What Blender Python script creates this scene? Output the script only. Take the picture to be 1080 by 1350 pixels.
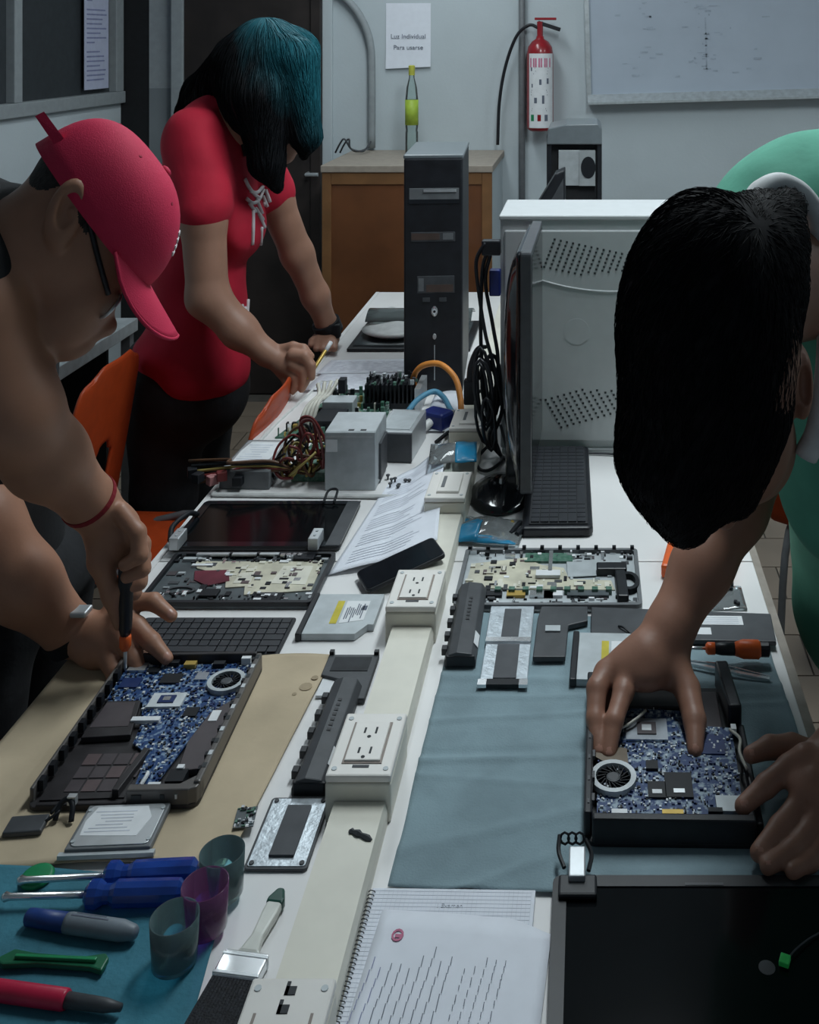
import bpy, bmesh, math, random
import numpy as np
from mathutils import Vector, Matrix, noise
random.seed(7)
for o in list(bpy.data.objects): bpy.data.objects.remove(o)
SC = bpy.context.scene
COL = SC.collection
# ------------------------------------------------------------------ camera
F, CX, CY = 1370.0, 775.0, 50.0      # focal length and principal point in pixels of the 1080x1350 frame
HC, T = 1.12, 0.85                   # camera height above the table top, table height
CZ = T + HC
cam = bpy.data.cameras.new('camera'); camo = bpy.data.objects.new('camera', cam); COL.objects.link(camo)
camo.location = (0, 0, CZ); camo.rotation_euler = (math.pi/2, 0, 0)
cam.sensor_fit = 'HORIZONTAL'; cam.sensor_width = 36; cam.lens = F/1080*36
cam.shift_x = -(CX-540)/1080; cam.shift_y = -(675-CY)/1080
cam.clip_start = 0.05
SC.camera = camo
# ------------------------------------------------------------------ world, lamps, exposure
w = bpy.data.worlds.new('world'); SC.world = w; w.use_nodes = True
w.node_tree.nodes['Background'].inputs[0].default_value = (0.55, 0.68, 0.8, 1)
w.node_tree.nodes['Background'].inputs[1].default_value = 0.12
SC.view_settings.view_transform = 'Standard'; SC.view_settings.look = 'None'
SC.view_settings.gamma = 1; SC.view_settings.use_curve_mapping = False
SC.view_settings.exposure = 0.28
LAMPS = [(0.25, 2.70, 36.0), (-0.85, 4.55, 15.0), (2.1, 3.3, 14.0)]   # ceiling lamps: x, y, watts
LAMP_COL = (0.86, 0.96, 1.0)
# ------------------------------------------------------------------ helpers
def P(u, v, Y): return Vector(((u-CX)/F*Y, Y, CZ-(v-CY)/F*Y))
def TB(u, v, z=0.0):
    Y = F*(HC-z)/(v-CY); return Vector(((u-CX)/F*Y, Y, T+z))
MATS = {}
def mat(name, col, rough=0.55, metal=0.0, var=0.10, scale=30.0, bump=0.0, trans=0.0, ior=1.45, alpha=1.0, emit=0.0, coat=0.0, spec=0.5, sss=0.0, bscale=None, col2=None, vlo=0.35, vhi=0.65):
    if name in MATS: return MATS[name]
    m = bpy.data.materials.new(name); m.use_nodes = True; nt = m.node_tree; b = nt.nodes['Principled BSDF']
    c = (*col, 1)
    c2 = (*col2, 1) if col2 else tuple(max(0, x*(1-var*2)) for x in col)+(1,)
    tc = nt.nodes.new('ShaderNodeTexCoord'); nz = nt.nodes.new('ShaderNodeTexNoise')
    nz.inputs['Scale'].default_value = scale; nz.inputs['Detail'].default_value = 5
    nt.links.new(tc.outputs['Object'], nz.inputs['Vector'])
    rp = nt.nodes.new('ShaderNodeValToRGB'); rp.color_ramp.elements[0].position = vlo; rp.color_ramp.elements[1].position = vhi
    rp.color_ramp.elements[0].color = c2; rp.color_ramp.elements[1].color = c
    nt.links.new(nz.outputs['Fac'], rp.inputs['Fac']); nt.links.new(rp.outputs['Color'], b.inputs['Base Color'])
    b.inputs['Roughness'].default_value = rough; b.inputs['Metallic'].default_value = metal
    b.inputs['Transmission Weight'].default_value = trans; b.inputs['IOR'].default_value = ior
    b.inputs['Alpha'].default_value = alpha; b.inputs['Coat Weight'].default_value = coat
    b.inputs['Specular IOR Level'].default_value = spec
    if sss:
        b.inputs['Subsurface Weight'].default_value = sss; b.inputs['Subsurface Radius'].default_value = (0.02, 0.008, 0.004)
        b.inputs['Subsurface Scale'].default_value = 0.5
    if emit:
        b.inputs['Emission Color'].default_value = c; b.inputs['Emission Strength'].default_value = emit
    if bump:
        n2 = nt.nodes.new('ShaderNodeTexNoise'); n2.inputs['Scale'].default_value = bscale or scale*4; n2.inputs['Detail'].default_value = 4
        nt.links.new(tc.outputs['Object'], n2.inputs['Vector'])
        bp = nt.nodes.new('ShaderNodeBump'); bp.inputs['Strength'].default_value = bump; bp.inputs['Distance'].default_value = 0.004
        nt.links.new(n2.outputs['Fac'], bp.inputs['Height']); nt.links.new(bp.outputs['Normal'], b.inputs['Normal'])
    MATS[name] = m; return m
class MB:
    def __init__(s): s.v = []; s.f = []; s.m = []; s.cur = 0
    def add(s, vs, fs):
        o = len(s.v); s.v += [tuple(x) for x in vs]; s.f += [tuple(i+o for i in f) for f in fs]; s.m += [s.cur]*len(fs); return s
    def box(s, cx, cy, cz, sx, sy, sz, rz=0.0, M=None):
        c, n = math.cos(rz), math.sin(rz); vs = []
        for k in (-.5, .5):
            for (i, j) in ((-.5, -.5), (.5, -.5), (.5, .5), (-.5, .5)):
                x, y = i*sx, j*sy; p = Vector((cx+x*c-y*n, cy+x*n+y*c, cz+k*sz))
                vs.append(M @ p if M else p)
        return s.add(vs, [(0, 3, 2, 1), (4, 5, 6, 7), (0, 1, 5, 4), (1, 2, 6, 5), (2, 3, 7, 6), (3, 0, 4, 7)])
    def bb(s, x0, x1, y0, y1, z0, z1): return s.box((x0+x1)/2, (y0+y1)/2, (z0+z1)/2, x1-x0, y1-y0, z1-z0)
    def prism(s, poly, z0, z1, M=None):
        a = sum(poly[i][0]*poly[(i+1) % len(poly)][1]-poly[(i+1) % len(poly)][0]*poly[i][1] for i in range(len(poly)))
        if a < 0: poly = list(reversed(poly))
        n = len(poly); vs = [Vector((p[0], p[1], z0)) for p in poly]+[Vector((p[0], p[1], z1)) for p in poly]
        if M: vs = [M @ q for q in vs]
        return s.add(vs, [tuple(range(n-1, -1, -1)), tuple(range(n, 2*n))]+[(i, (i+1) % n, n+(i+1) % n, n+i) for i in range(n)])
    def tube(s, pts, r, n=8, cap=True, closed=False):
        pts = [Vector(p) for p in pts]; L = len(pts); rs = r if isinstance(r, (list, tuple)) else [r]*L
        vs = []; fs = []; up = None
        for i, p in enumerate(pts):
            if closed: t = pts[(i+1) % L]-pts[i-1]
            else: t = pts[min(i+1, L-1)]-pts[max(i-1, 0)]
            if t.length < 1e-9: t = Vector((0, 0, 1))
            t.normalize()
            if up is None: up = t.orthogonal().normalized()
            else:
                up = up-t*up.dot(t)
                up = up.normalized() if up.length > 1e-6 else t.orthogonal().normalized()
            b = t.cross(up)
            for k in range(n):
                a = 2*math.pi*k/n; vs.append(p+(up*math.cos(a)+b*math.sin(a))*rs[i])
        for i in range(L if closed else L-1):
            j = (i+1) % L
            for k in range(n):
                fs.append((i*n+k, i*n+(k+1) % n, j*n+(k+1) % n, j*n+k))
        if cap and not closed:
            fs.append(tuple(range(n-1, -1, -1))); fs.append(tuple((L-1)*n+k for k in range(n)))
        return s.add(vs, fs)
    def lathe(s, prof, n=24, c=(0, 0, 0), M=None, cap=True):
        vs = []; fs = []; c = Vector(c)
        for (r, z) in prof:
            for k in range(n):
                a = 2*math.pi*k/n; p = Vector((r*math.cos(a), r*math.sin(a), z))
                vs.append((M @ p if M else p)+c)
        for i in range(len(prof)-1):
            for k in range(n): fs.append((i*n+k, i*n+(k+1) % n, (i+1)*n+(k+1) % n, (i+1)*n+k))
        if cap:
            fs.append(tuple(range(n-1, -1, -1))); fs.append(tuple((len(prof)-1)*n+k for k in range(n)))
        return s.add(vs, fs)
    def grid(s, fn, nu, nv):
        vs = [fn(i/nu, j/nv) for j in range(nv+1) for i in range(nu+1)]
        return s.add(vs, [(j*(nu+1)+i, j*(nu+1)+i+1, (j+1)*(nu+1)+i+1, (j+1)*(nu+1)+i) for j in range(nv) for i in range(nu)])
    def mesh(s, name, mats, smooth=False):
        me = bpy.data.meshes.new(name); me.from_pydata(s.v, [], s.f)
        for m in (mats if isinstance(mats, (list, tuple)) else [mats]): me.materials.append(m)
        if len(me.materials) > 1: me.polygons.foreach_set('material_index', s.m)
        if smooth: me.polygons.foreach_set('use_smooth', [True]*len(me.polygons))
        me.update(); return me
    def build(s, name, mats, parent=None, bevel=0.0, smooth=False, solid=0.0, sub=0, loc=None, rot=None):
        o = bpy.data.objects.new(name, s.mesh(name, mats, smooth)); COL.objects.link(o)
        if parent: o.parent = parent
        if loc is not None: o.location = loc
        if rot is not None: o.rotation_euler = rot
        if solid:
            d = o.modifiers.new('solid', 'SOLIDIFY'); d.thickness = solid; d.offset = 0
        if bevel:
            d = o.modifiers.new('bevel', 'BEVEL'); d.width = bevel; d.segments = 2; d.limit_method = 'ANGLE'; d.angle_limit = math.radians(40)
        if sub:
            d = o.modifiers.new('sub', 'SUBSURF'); d.levels = sub; d.render_levels = sub
        return o
def shared(name, me, parent, loc, rot=(0, 0, 0), scale=None):
    o = bpy.data.objects.new(name, me); COL.objects.link(o); o.parent = parent; o.location = loc; o.rotation_euler = rot
    if scale: o.scale = scale
    return o
def thing(name, label, cat, loc=(0, 0, 0), rz=0.0, group=None, rot=None):
    o = bpy.data.objects.new(name, None); COL.objects.link(o); o.empty_display_size = 0.05
    o.location = loc; o.rotation_euler = rot if rot else (0, 0, rz)
    return tag(o, label, cat, group)
def tag(o, label, cat, group=None, kind=None):
    o['label'] = label; o['category'] = cat
    if group: o['group'] = group
    if kind: o['kind'] = kind
    return o
def struct(o, label=None):
    o['kind'] = 'structure'
    if label: o['label'] = label
    return o
def copy_tree(o, parent=None):
    c = o.copy(); COL.objects.link(c); c.parent = parent
    for ch in list(o.children): copy_tree(ch, c)
    return c
def text(name, s, size, mtl, parent, loc, rot, align='CENTER', extrude=0.0004):
    cu = bpy.data.curves.new(name, 'FONT'); cu.body = s; cu.size = size; cu.align_x = align; cu.extrude = extrude
    me_o = bpy.data.objects.new(name, cu)
    COL.objects.link(me_o); dg = bpy.context.evaluated_depsgraph_get(); dg.update()
    me = bpy.data.meshes.new_from_object(me_o.evaluated_get(dg)); bpy.data.objects.remove(me_o)
    me.materials.clear(); me.materials.append(mtl)
    o = bpy.data.objects.new(name, me); COL.objects.link(o); o.parent = parent; o.location = loc; o.rotation_euler = rot
    return o
def spline(pts, n=8):
    pts = [Vector(p) for p in pts]; out = []
    q = [pts[0]*2-pts[1]]+pts+[pts[-1]*2-pts[-2]]
    for i in range(1, len(q)-2):
        for k in range(n):
            t = k/n; a, b, c, d = q[i-1], q[i], q[i+1], q[i+2]
            out.append(0.5*((2*b)+(c-a)*t+(2*a-5*b+4*c-d)*t*t+(3*b-a-3*c+d)*t**3))
    out.append(pts[-1]); return out
def rrect(x0, x1, y0, y1, r, n=4):
    out = []
    for (cx, cy, a0) in ((x1-r, y1-r, 0), (x0+r, y1-r, 90), (x0+r, y0+r, 180), (x1-r, y0+r, 270)):
        for k in range(n+1):
            a = math.radians(a0+90*k/n); out.append((cx+r*math.cos(a), cy+r*math.sin(a)))
    return out
def ring(mb, outer, inner, z0, z1):
    n = len(outer); vs = [(*p, z) for z in (z0, z1) for p in outer]+[(*p, z) for z in (z0, z1) for p in inner]
    fs = []
    for i in range(n):
        j = (i+1) % n
        fs += [(i, j, n+j, n+i), (2*n+j, 2*n+i, 3*n+i, 3*n+j), (n+i, n+j, 3*n+j, 3*n+i), (j, i, 2*n+i, 2*n+j)]
    mb.add(vs, fs); return mb
# ------------------------------------------------------------------ materials
mat('wall', (0.52, 0.58, 0.61), 0.8, var=0.03, scale=3, bump=0.15, bscale=60)
mat('wall_low', (0.20, 0.225, 0.24), 0.8, var=0.06, scale=3)
mat('grey_frame', (0.30, 0.33, 0.345), 0.6, var=0.05)
mat('dark_void', (0.012, 0.013, 0.015), 0.9)
mat('dark_wood', (0.030, 0.022, 0.020), 0.6, var=0.25, scale=6)
mat('dark_glass', (0.045, 0.052, 0.058), 0.35, var=0.1)
mat('paper', (0.78, 0.81, 0.88), 0.75, var=0.02)
mat('paper_blue', (0.50, 0.53, 0.68), 0.75, var=0.04)
mat('ink', (0.14, 0.16, 0.21), 0.8)
mat('ink_blue', (0.25, 0.27, 0.45), 0.8)
mat('ink_light', (0.66, 0.69, 0.77), 0.8)
mat('grid_line', (0.71, 0.745, 0.84), 0.8)
mat('wood', (0.17, 0.062, 0.022), 0.5, var=0.14, scale=5, coat=0.1)
mat('wood_edge', (0.24, 0.115, 0.045), 0.5, var=0.12, scale=8)
mat('tan_top', (0.36, 0.31, 0.26), 0.6, var=0.06)
mat('table', (0.80, 0.79, 0.785), 0.38, var=0.03, scale=4, bump=0.03)
mat('table_edge', (0.33, 0.29, 0.25), 0.5)
mat('seam', (0.45, 0.43, 0.42), 0.6)
mat('trunk', (0.78, 0.755, 0.66), 0.42, var=0.04, scale=14)
mat('plate', (0.80, 0.775, 0.735), 0.35, var=0.02)
mat('plate_line', (0.30, 0.25, 0.22), 0.5)
mat('black_plastic', (0.014, 0.016, 0.021), 0.42, var=0.2)
mat('black_gloss', (0.012, 0.014, 0.018), 0.12, coat=0.3)
mat('black_matte', (0.028, 0.031, 0.036), 0.7, var=0.2)
mat('key', (0.030, 0.033, 0.040), 0.5)
mat('grey_plastic', (0.16, 0.17, 0.18), 0.5)
mat('charcoal', (0.065, 0.07, 0.078), 0.5, var=0.12)
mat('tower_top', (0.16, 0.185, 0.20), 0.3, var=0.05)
mat('steel', (0.62, 0.65, 0.67), 0.42, 0.75, var=0.06)
mat('steel_bright', (0.82, 0.84, 0.86), 0.25, 0.9, var=0.05)
mat('steel_dull', (0.50, 0.54, 0.56), 0.55, 0.4, var=0.08)
mat('foil', (0.60, 0.66, 0.71), 0.36, 0.6, var=0.12, scale=60, bump=0.2, bscale=120)
mat('case_white', (0.54, 0.56, 0.57), 0.5, var=0.02)
mat('hole', (0.05, 0.055, 0.06), 0.8)
mat('red_paint', (0.30, 0.012, 0.02), 0.3, coat=0.3)
mat('green_pcb', (0.03, 0.12, 0.075), 0.5, var=0.3, scale=120, col2=(0.11, 0.2, 0.16))
mat('blue_pcb', (0.012, 0.05, 0.16), 0.4, scale=140, col2=(0.30, 0.42, 0.55), vlo=0.30, vhi=0.52)
mat('blue_pcb_dark', (0.006, 0.035, 0.13), 0.45, scale=110, col2=(0.28, 0.36, 0.42), vlo=0.36, vhi=0.52)
mat('chip', (0.012, 0.014, 0.018), 0.5, spec=0.3)
mat('chip_blue', (0.01, 0.03, 0.12), 0.4)
mat('chip_white', (0.62, 0.66, 0.68), 0.5)
mat('chip_silver', (0.55, 0.6, 0.66), 0.3, 0.7)
mat('gold', (0.55, 0.38, 0.10), 0.4, 0.5)
mat('cream_film', (0.66, 0.63, 0.50), 0.35, var=0.14, scale=25, coat=0.2)
mat('cream_film2', (0.74, 0.72, 0.62), 0.35, var=0.08, scale=25)
mat('red_film', (0.17, 0.035, 0.055), 0.35, var=0.2, scale=20)
mat('dark_tray', (0.10, 0.12, 0.13), 0.4, var=0.2, scale=20)
mat('laptop_shell', (0.135, 0.125, 0.12), 0.38, 0.2, var=0.08)
mat('laptop_dark', (0.034, 0.031, 0.034), 0.5, var=0.2)
mat('laptop_panel', (0.085, 0.072, 0.078), 0.4, var=0.1)
mat('laptop_panel2', (0.125, 0.092, 0.095), 0.4, var=0.1)
mat('screen', (0.004, 0.005, 0.006), 0.10, spec=0.25)
mat('tan_cloth', (0.56, 0.455, 0.315), 0.85, var=0.10, scale=7, bump=0.15, bscale=40)
mat('blue_cloth', (0.24, 0.335, 0.375), 0.9, var=0.10, scale=12, bump=0.25, bscale=300)
mat('teal_cloth', (0.050, 0.205, 0.275), 0.9, var=0.14, scale=14, bump=0.3, bscale=160)
mat('orange', (0.78, 0.13, 0.025), 0.4, var=0.06)
mat('orange_chair', (0.46, 0.060, 0.012), 0.45, var=0.06)
mat('orange_cable', (0.80, 0.30, 0.06), 0.45)
mat('sata_blue', (0.10, 0.30, 0.45), 0.5)
mat('vga_blue', (0.012, 0.025, 0.16), 0.4)
mat('packet_blue', (0.02, 0.24, 0.44), 0.3, var=0.1)
mat('packet_clear', (0.75, 0.82, 0.86), 0.15, alpha=0.35)
mat('yellow', (0.62, 0.52, 0.05), 0.6)
mat('label_white', (0.76, 0.78, 0.80), 0.6, var=0.04)
mat('tape_grey', (0.075, 0.08, 0.09), 0.65)
mat('green_plastic', (0.01, 0.24, 0.09), 0.4)
mat('green_dark', (0.008, 0.12, 0.055), 0.4)
mat('marker_grey', (0.20, 0.235, 0.27), 0.45)
mat('marker_blue', (0.015, 0.05, 0.22), 0.45)
mat('pen_red', (0.52, 0.015, 0.06), 0.4)
mat('blue_acetate', (0.03, 0.10, 0.48), 0.10, trans=0.45, coat=0.3)
mat('cup_teal', (0.55, 0.90, 0.95), 0.04, trans=1.0, var=0.0)
mat('cup_pink', (0.86, 0.13, 0.66), 0.04, trans=1.0, var=0.0)
mat('bristle', (0.014, 0.016, 0.022), 0.75, var=0.3, scale=200, bump=0.6, bscale=400)
mat('brush_white', (0.74, 0.75, 0.69), 0.35)
mat('brush_green', (0.012, 0.075, 0.055), 0.35)
mat('board_white', (0.44, 0.50, 0.58), 0.30, var=0.03, scale=4)
mat('alu', (0.60, 0.64, 0.66), 0.35, 0.5)
mat('wire_red', (0.16, 0.02, 0.02), 0.5); mat('wire_brown', (0.10, 0.045, 0.02), 0.5); mat('wire_yellow', (0.35, 0.27, 0.08), 0.5); mat('wire_pink', (0.45, 0.2, 0.2), 0.5)
mat('white_wire', (0.62, 0.60, 0.53), 0.5)
mat('tile', (0.22, 0.175, 0.135), 0.45, var=0.08, scale=4); mat('grout', (0.09, 0.08, 0.07), 0.9)
mat('clear_plastic', (0.55, 0.68, 0.68), 0.08, alpha=0.45)
mat('bottle_clear', (0.75, 0.85, 0.82), 0.05, trans=0.9, var=0)
mat('bottle_label', (0.40, 0.55, 0.06), 0.5, var=0.1)
mat('bottle_cap', (0.55, 0.55, 0.08), 0.5)
mat('lamp_glow', (0.9, 0.97, 1.0), 0.5, emit=6.0, var=0)
mat('green_tag', (0.05, 0.75, 0.15), 0.4)
mat('ink_pink', (0.62, 0.20, 0.32), 0.8)
mat('white_plastic', (0.72, 0.73, 0.72), 0.4)
mat('skin', (0.37, 0.185, 0.118), 0.48, var=0.07, scale=14, sss=0.05, bump=0.05, bscale=160)
mat('skin_dark', (0.33, 0.165, 0.112), 0.48, var=0.07, scale=14, sss=0.05, bump=0.05, bscale=160)
mat('skin_girl', (0.36, 0.19, 0.13), 0.5, var=0.05, scale=14, sss=0.05)
mat('nail', (0.46, 0.24, 0.18), 0.3)
mat('lip', (0.22, 0.07, 0.06), 0.45)
mat('hair_black', (0.007, 0.007, 0.009), 0.65, var=0.2, scale=50, spec=0.12)
mat('hair_short', (0.035, 0.03, 0.027), 0.7, var=0.3, scale=120, bump=0.4, bscale=300)
mat('eye_white', (0.6, 0.58, 0.55), 0.2)
mat('black_cloth', (0.012, 0.013, 0.016), 0.85, var=0.2, scale=20, bump=0.2, bscale=90)
mat('red_cloth', (0.50, 0.010, 0.036), 0.8, var=0.08, scale=9, bump=0.55, bscale=16)
mat('cap_red', (0.60, 0.018, 0.075), 0.75, var=0.06, scale=10, bump=0.2, bscale=500)
mat('cap_under', (0.33, 0.01, 0.04), 0.8)
mat('green_cloth', (0.10, 0.38, 0.27), 0.85, var=0.08, scale=12, bump=0.5, bscale=18)
mat('white_cloth', (0.72, 0.74, 0.74), 0.8)
mat('bracelet', (0.22, 0.006, 0.015), 0.7)
mat('jeans', (0.03, 0.05, 0.09), 0.85, var=0.2, scale=30)
mat('print_white', (0.70, 0.66, 0.68), 0.7, var=0.1)
def tinted(name, col, gl=0.12):
    m = bpy.data.materials.new(name); m.use_nodes = True; nt = m.node_tree; nt.nodes.clear(); out = nt.nodes.new('ShaderNodeOutputMaterial')
    t = nt.nodes.new('ShaderNodeBsdfTransparent'); t.inputs[0].default_value = (*col, 1); g = nt.nodes.new('ShaderNodeBsdfGlossy'); g.inputs['Roughness'].default_value = 0.08
    d = nt.nodes.new('ShaderNodeBsdfDiffuse'); d.inputs[0].default_value = (*col, 1); fr = nt.nodes.new('ShaderNodeFresnel'); fr.inputs[0].default_value = 1.45
    a = nt.nodes.new('ShaderNodeMixShader'); a.inputs[0].default_value = gl; b = nt.nodes.new('ShaderNodeMixShader')
    nt.links.new(t.outputs[0], a.inputs[1]); nt.links.new(d.outputs[0], a.inputs[2]); nt.links.new(fr.outputs[0], b.inputs[0]); nt.links.new(a.outputs[0], b.inputs[1]); nt.links.new(g.outputs[0], b.inputs[2]); nt.links.new(b.outputs[0], out.inputs[0])
    MATS[name] = m
tinted('cup_teal', (0.60, 0.93, 0.98), 0.12); tinted('cup_pink', (0.93, 0.36, 0.86), 0.12); tinted('bottle_clear', (0.80, 0.88, 0.86), 0.10); tinted('packet_clear', (0.86, 0.92, 0.94), 0.18); tinted('clear_plastic', (0.72, 0.82, 0.82), 0.15)
def m_(n): return MATS[n]
# ------------------------------------------------------------------ room
XL, XR, YB, YF, ZC = -2.6, 3.0, 5.8, -1.2, 3.4
fl = struct(MB().bb(XL-.1, XR+.1, YF, YB+.1, -0.06, -0.006).build('floor', m_('grout')))
tm = MB().box(0, 0, -0.004, 0.394, 0.214, 0.008).mesh('tile', m_('tile'))
ty = 0.9; row = 0
while ty < 5.7:
    for k in range(15):
        tx = XL+0.1+k*0.4+(0.2 if row % 2 else 0)
        if tx < XR-.2 and len(fl.children) < 300: shared('tile', tm, fl, (tx, ty, 0), scale=(1, 1, random.uniform(.8, 1.15)))
    ty += 0.22; row += 1
struct(MB().bb(XL-.1, XR+.1, YB, YB+.12, 0, ZC).build('wall_back', m_('wall')))
struct(MB().bb(XR, XR+.1, YF, YB, 0, ZC).build('wall_right', m_('wall')))
struct(MB().bb(XL-.1, XR+.1, YF, YB+.1, ZC, ZC+.08).build('ceiling', m_('wall')))
wl = MB().bb(XL-.1, XL, YF, 4.55, 0, ZC).bb(XL-.1, XL, 4.55, YB, 0, 1.62).bb(XL-.1, XL, 4.55, YB, 2.6, ZC).build('wall_left', m_('wall')); struct(wl)
# window in the left wall
win = bpy.data.objects.new('window_1', None); COL.objects.link(win); struct(win, 'dark window with a pale grey metal frame in the left wall')
win.location = (XL, 0, 0)
MB().bb(-.06, .03, 4.5, YB-.02, 1.61, 1.675).build('window_sill', m_('grey_frame'), win, bevel=.004)
MB().bb(-.06, .02, 4.68, 4.745, 1.675, 2.6).build('window_mullion', m_('grey_frame'), win, bevel=.004)
MB().bb(-.06, .02, YB-.11, YB-.02, 1.675, 2.6).build('window_frame', m_('grey_frame'), win, bevel=.004)
MB().bb(-.04, -.02, 4.745, YB-.11, 1.675, 2.6).build('pane', m_('dark_glass'), win)
MB().bb(-.04, -.02, 4.5, 4.68, 1.675, 2.6).build('pane', m_('dark_glass'), win)
# back wall, left of the cabinet
struct(MB().bb(XL, -2.44, YB-.015, YB-.001, 0, 3).build('dark_opening_1', m_('dark_void')), 'black strip standing in for the dark opening beside the window')  # flat black strip painted as the unlit depth of an opening
struct(MB().bb(-2.44, -2.315, YB-.02, YB-.001, 1.69, 3).build('trim_2', m_('grey_frame')), 'light grey upper panel beside the dark door')
struct(MB().bb(-2.44, -2.315, YB-.02, YB-.001, 0, 1.69).build('trim_3', m_('wall_low')), 'dark grey lower panel beside the dark door')
d = bpy.data.objects.new('door_1', None); COL.objects.link(d); struct(d, 'tall dark brown wooden door behind the standing woman'); d.location = (0, YB, 0)
MB().bb(-2.235, -1.53, -.05, -.001, 0, 3).build('door_leaf', m_('dark_wood'), d, bevel=.004)
MB().bb(-2.30, -2.235, -.07, -.001, 0, 3).build('door_frame', m_('grey_frame'), d, bevel=.004)
MB().bb(-1.53, -1.475, -.07, -.001, 0, 3).build('door_frame', m_('dark_wood'), d, bevel=.004)
h = MB().tube([(-1.545, -.05, 1.22), (-1.545, -.10, 1.22), (-1.48, -.10, 1.22)], .011, 8).build('door_handle', m_('steel'), d)
struct(MB().bb(-1.475, -1.42, YB-.03, YB-.001, 0, 3.1).build('trim_4', m_('wall'), bevel=.004), 'pale wall trim beside the dark door')
# conduit on the wall
pts = spline([(-1.20, YB-.03, 1.36), (-1.20, YB-.03, 1.75), (-1.21, YB-.03, 1.95), (-1.27, YB-.03, 2.10), (-1.36, YB-.03, 2.2), (-1.46, YB-.03, 2.26)], 6)
tag(MB().tube(pts, .021, 10).build('conduit_pipe', m_('grey_frame'), smooth=True), 'curved grey conduit pipe on the wall above the wooden cabinet', 'pipe')
for o in []: pass
tag(MB().tube([(-.365, YB-.03, .0), (-.365, YB-.03, 3.3)], .018, 10).build('conduit_pipe', m_('grey_plastic'), smooth=True), 'straight dark grey pipe running up the wall beside the fire extinguisher', 'pipe')
# paper notice on the back wall
n = thing('paper_notice', 'white printed notice taped to the wall above the green bottle', 'notice', (-1.0, YB-.002, 1.955))
MB().grid(lambda a, b: ((a-.5)*.25, -.003-.012*(1-b)**3, (b-.42)*.36+(a-.5)*.012*(1-b)), 8, 10).build('sheet', m_('paper'), n, solid=.0015)
text('lettering', 'Luz Individual', .036, m_('ink'), n, (0, -.010, .012), (math.pi/2, 0, 0)); text('lettering', 'Para usarse', .036, m_('ink'), n, (0, -.010, -.05), (math.pi/2, 0, 0))
n = thing('paper_notice', 'bluish printed list hanging on the dark window pane', 'notice', (XL+.004, 5.49, 1.70))
MB().box(.001, 0, .46, .002, .27, .92).build('sheet', m_('paper_blue'), n)
lm = MB()
for k in range(36):
    z = .05+k*.0245
    if k % 9 in (7,): continue
    L = random.uniform(.13, .22)*(0.4 if k % 9 == 8 else 1); lm.box(.0025, -.11+L/2, z, .001, L, .008)
lm.build('print_lines', m_('ink_blue'), n)
# wooden cabinet
c = thing('wooden_cabinet', 'orange-brown wooden cabinet with a tan top against the back wall', 'cabinet', (-.885, 5.45, 0))
MB().bb(-.415, .41, -.33, .34, .02, 1.30).build('body', m_('wall'), c)
MB().bb(-.425, .42, -.36, .345, 1.31, 1.345).build('top', m_('tan_top'), c, bevel=.004)
fr = MB().bb(-.42, -.375, -.352, -.33, .02, 1.31).bb(.365, .415, -.352, -.33, .02, 1.31).bb(-.375, .365, -.352, -.33, 1.25, 1.31).bb(-.375, .365, -.352, -.33, .02, .1)
fr.build('door_frame', m_('wood_edge'), c, bevel=.003)
MB().bb(-.375, .365, -.343, -.331, .1, 1.25).build('door_panel', m_('wood'), c)
# bottle
b = thing('plastic_bottle', 'clear plastic bottle with a lime green label on the wooden cabinet', 'bottle', (-.94, 5.55, 1.346))
MB().lathe([(.030, 0), (.034, .01), (.034, .12), (.031, .13), (.034, .15), (.034, .30), (.028, .36), (.015, .41), (.014, .44)], 20).build('bottle_body', m_('bottle_clear'), b, smooth=True)
MB().lathe([(.0352, .16), (.0352, .295)], 20, cap=False).build('bottle_label', m_('bottle_label'), b, smooth=True, solid=.001)
MB().lathe([(.017, .425), (.017, .475), (.012, .478)], 16).build('bottle_cap', m_('bottle_cap'), b)
for k, off in enumerate((0, .025)):
    pts = spline([(-1.36+off, 5.6, 1.352), (-1.33+off, 5.57, 1.40), (-1.30+off, 5.55, 1.43), (-1.27, 5.56, 1.38), (-1.24+off, 5.58, 1.36), (-1.2, 5.62, 1.37), (-1.19, 5.7, 1.40)], 5)
    tag(MB().tube(pts, .005, 6).build('loose_wire', m_('charcoal'), smooth=True), ['loose dark wire looped on the cabinet top by the conduit', 'second loose wire on the cabinet top, lying just right of the first'][k], 'wire', 'wires on the cabinet top')
# fire extinguisher
e = thing('fire_extinguisher', 'red fire extinguisher with a white instruction label hung on the wall', 'extinguisher', (-.262, YB-.085, 1.46))
MB().lathe([(.055, 0), (.072, .012), (.073, .03), (.073, .42), (.066, .46), (.045, .49), (.022, .505), (.02, .52)], 28).build('cylinder', m_('red_paint'), e, smooth=True)
MB().grid(lambda a, q: (.0742*math.sin((a-.42)*2.1), -.0742*math.cos((a-.42)*2.1), .02+q*.405), 14, 1).build('label_sheet', m_('label_white'), e, smooth=True)
def onlab(mb, a, z, wd, hg):
    x = lambda t: (.0752*math.sin((t-.42)*2.1), -.0752*math.cos((t-.42)*2.1))
    p, q = x(a-wd/2), x(a+wd/2); mb.add([(*p, z-hg/2), (*q, z-hg/2), (*q, z+hg/2), (*p, z+hg/2)], [(0, 1, 2, 3)])
k1, k2, k3 = MB(), MB(), MB()
for i in range(4): onlab(k1, .15+.2*i, .375, .18, .05)
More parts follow.
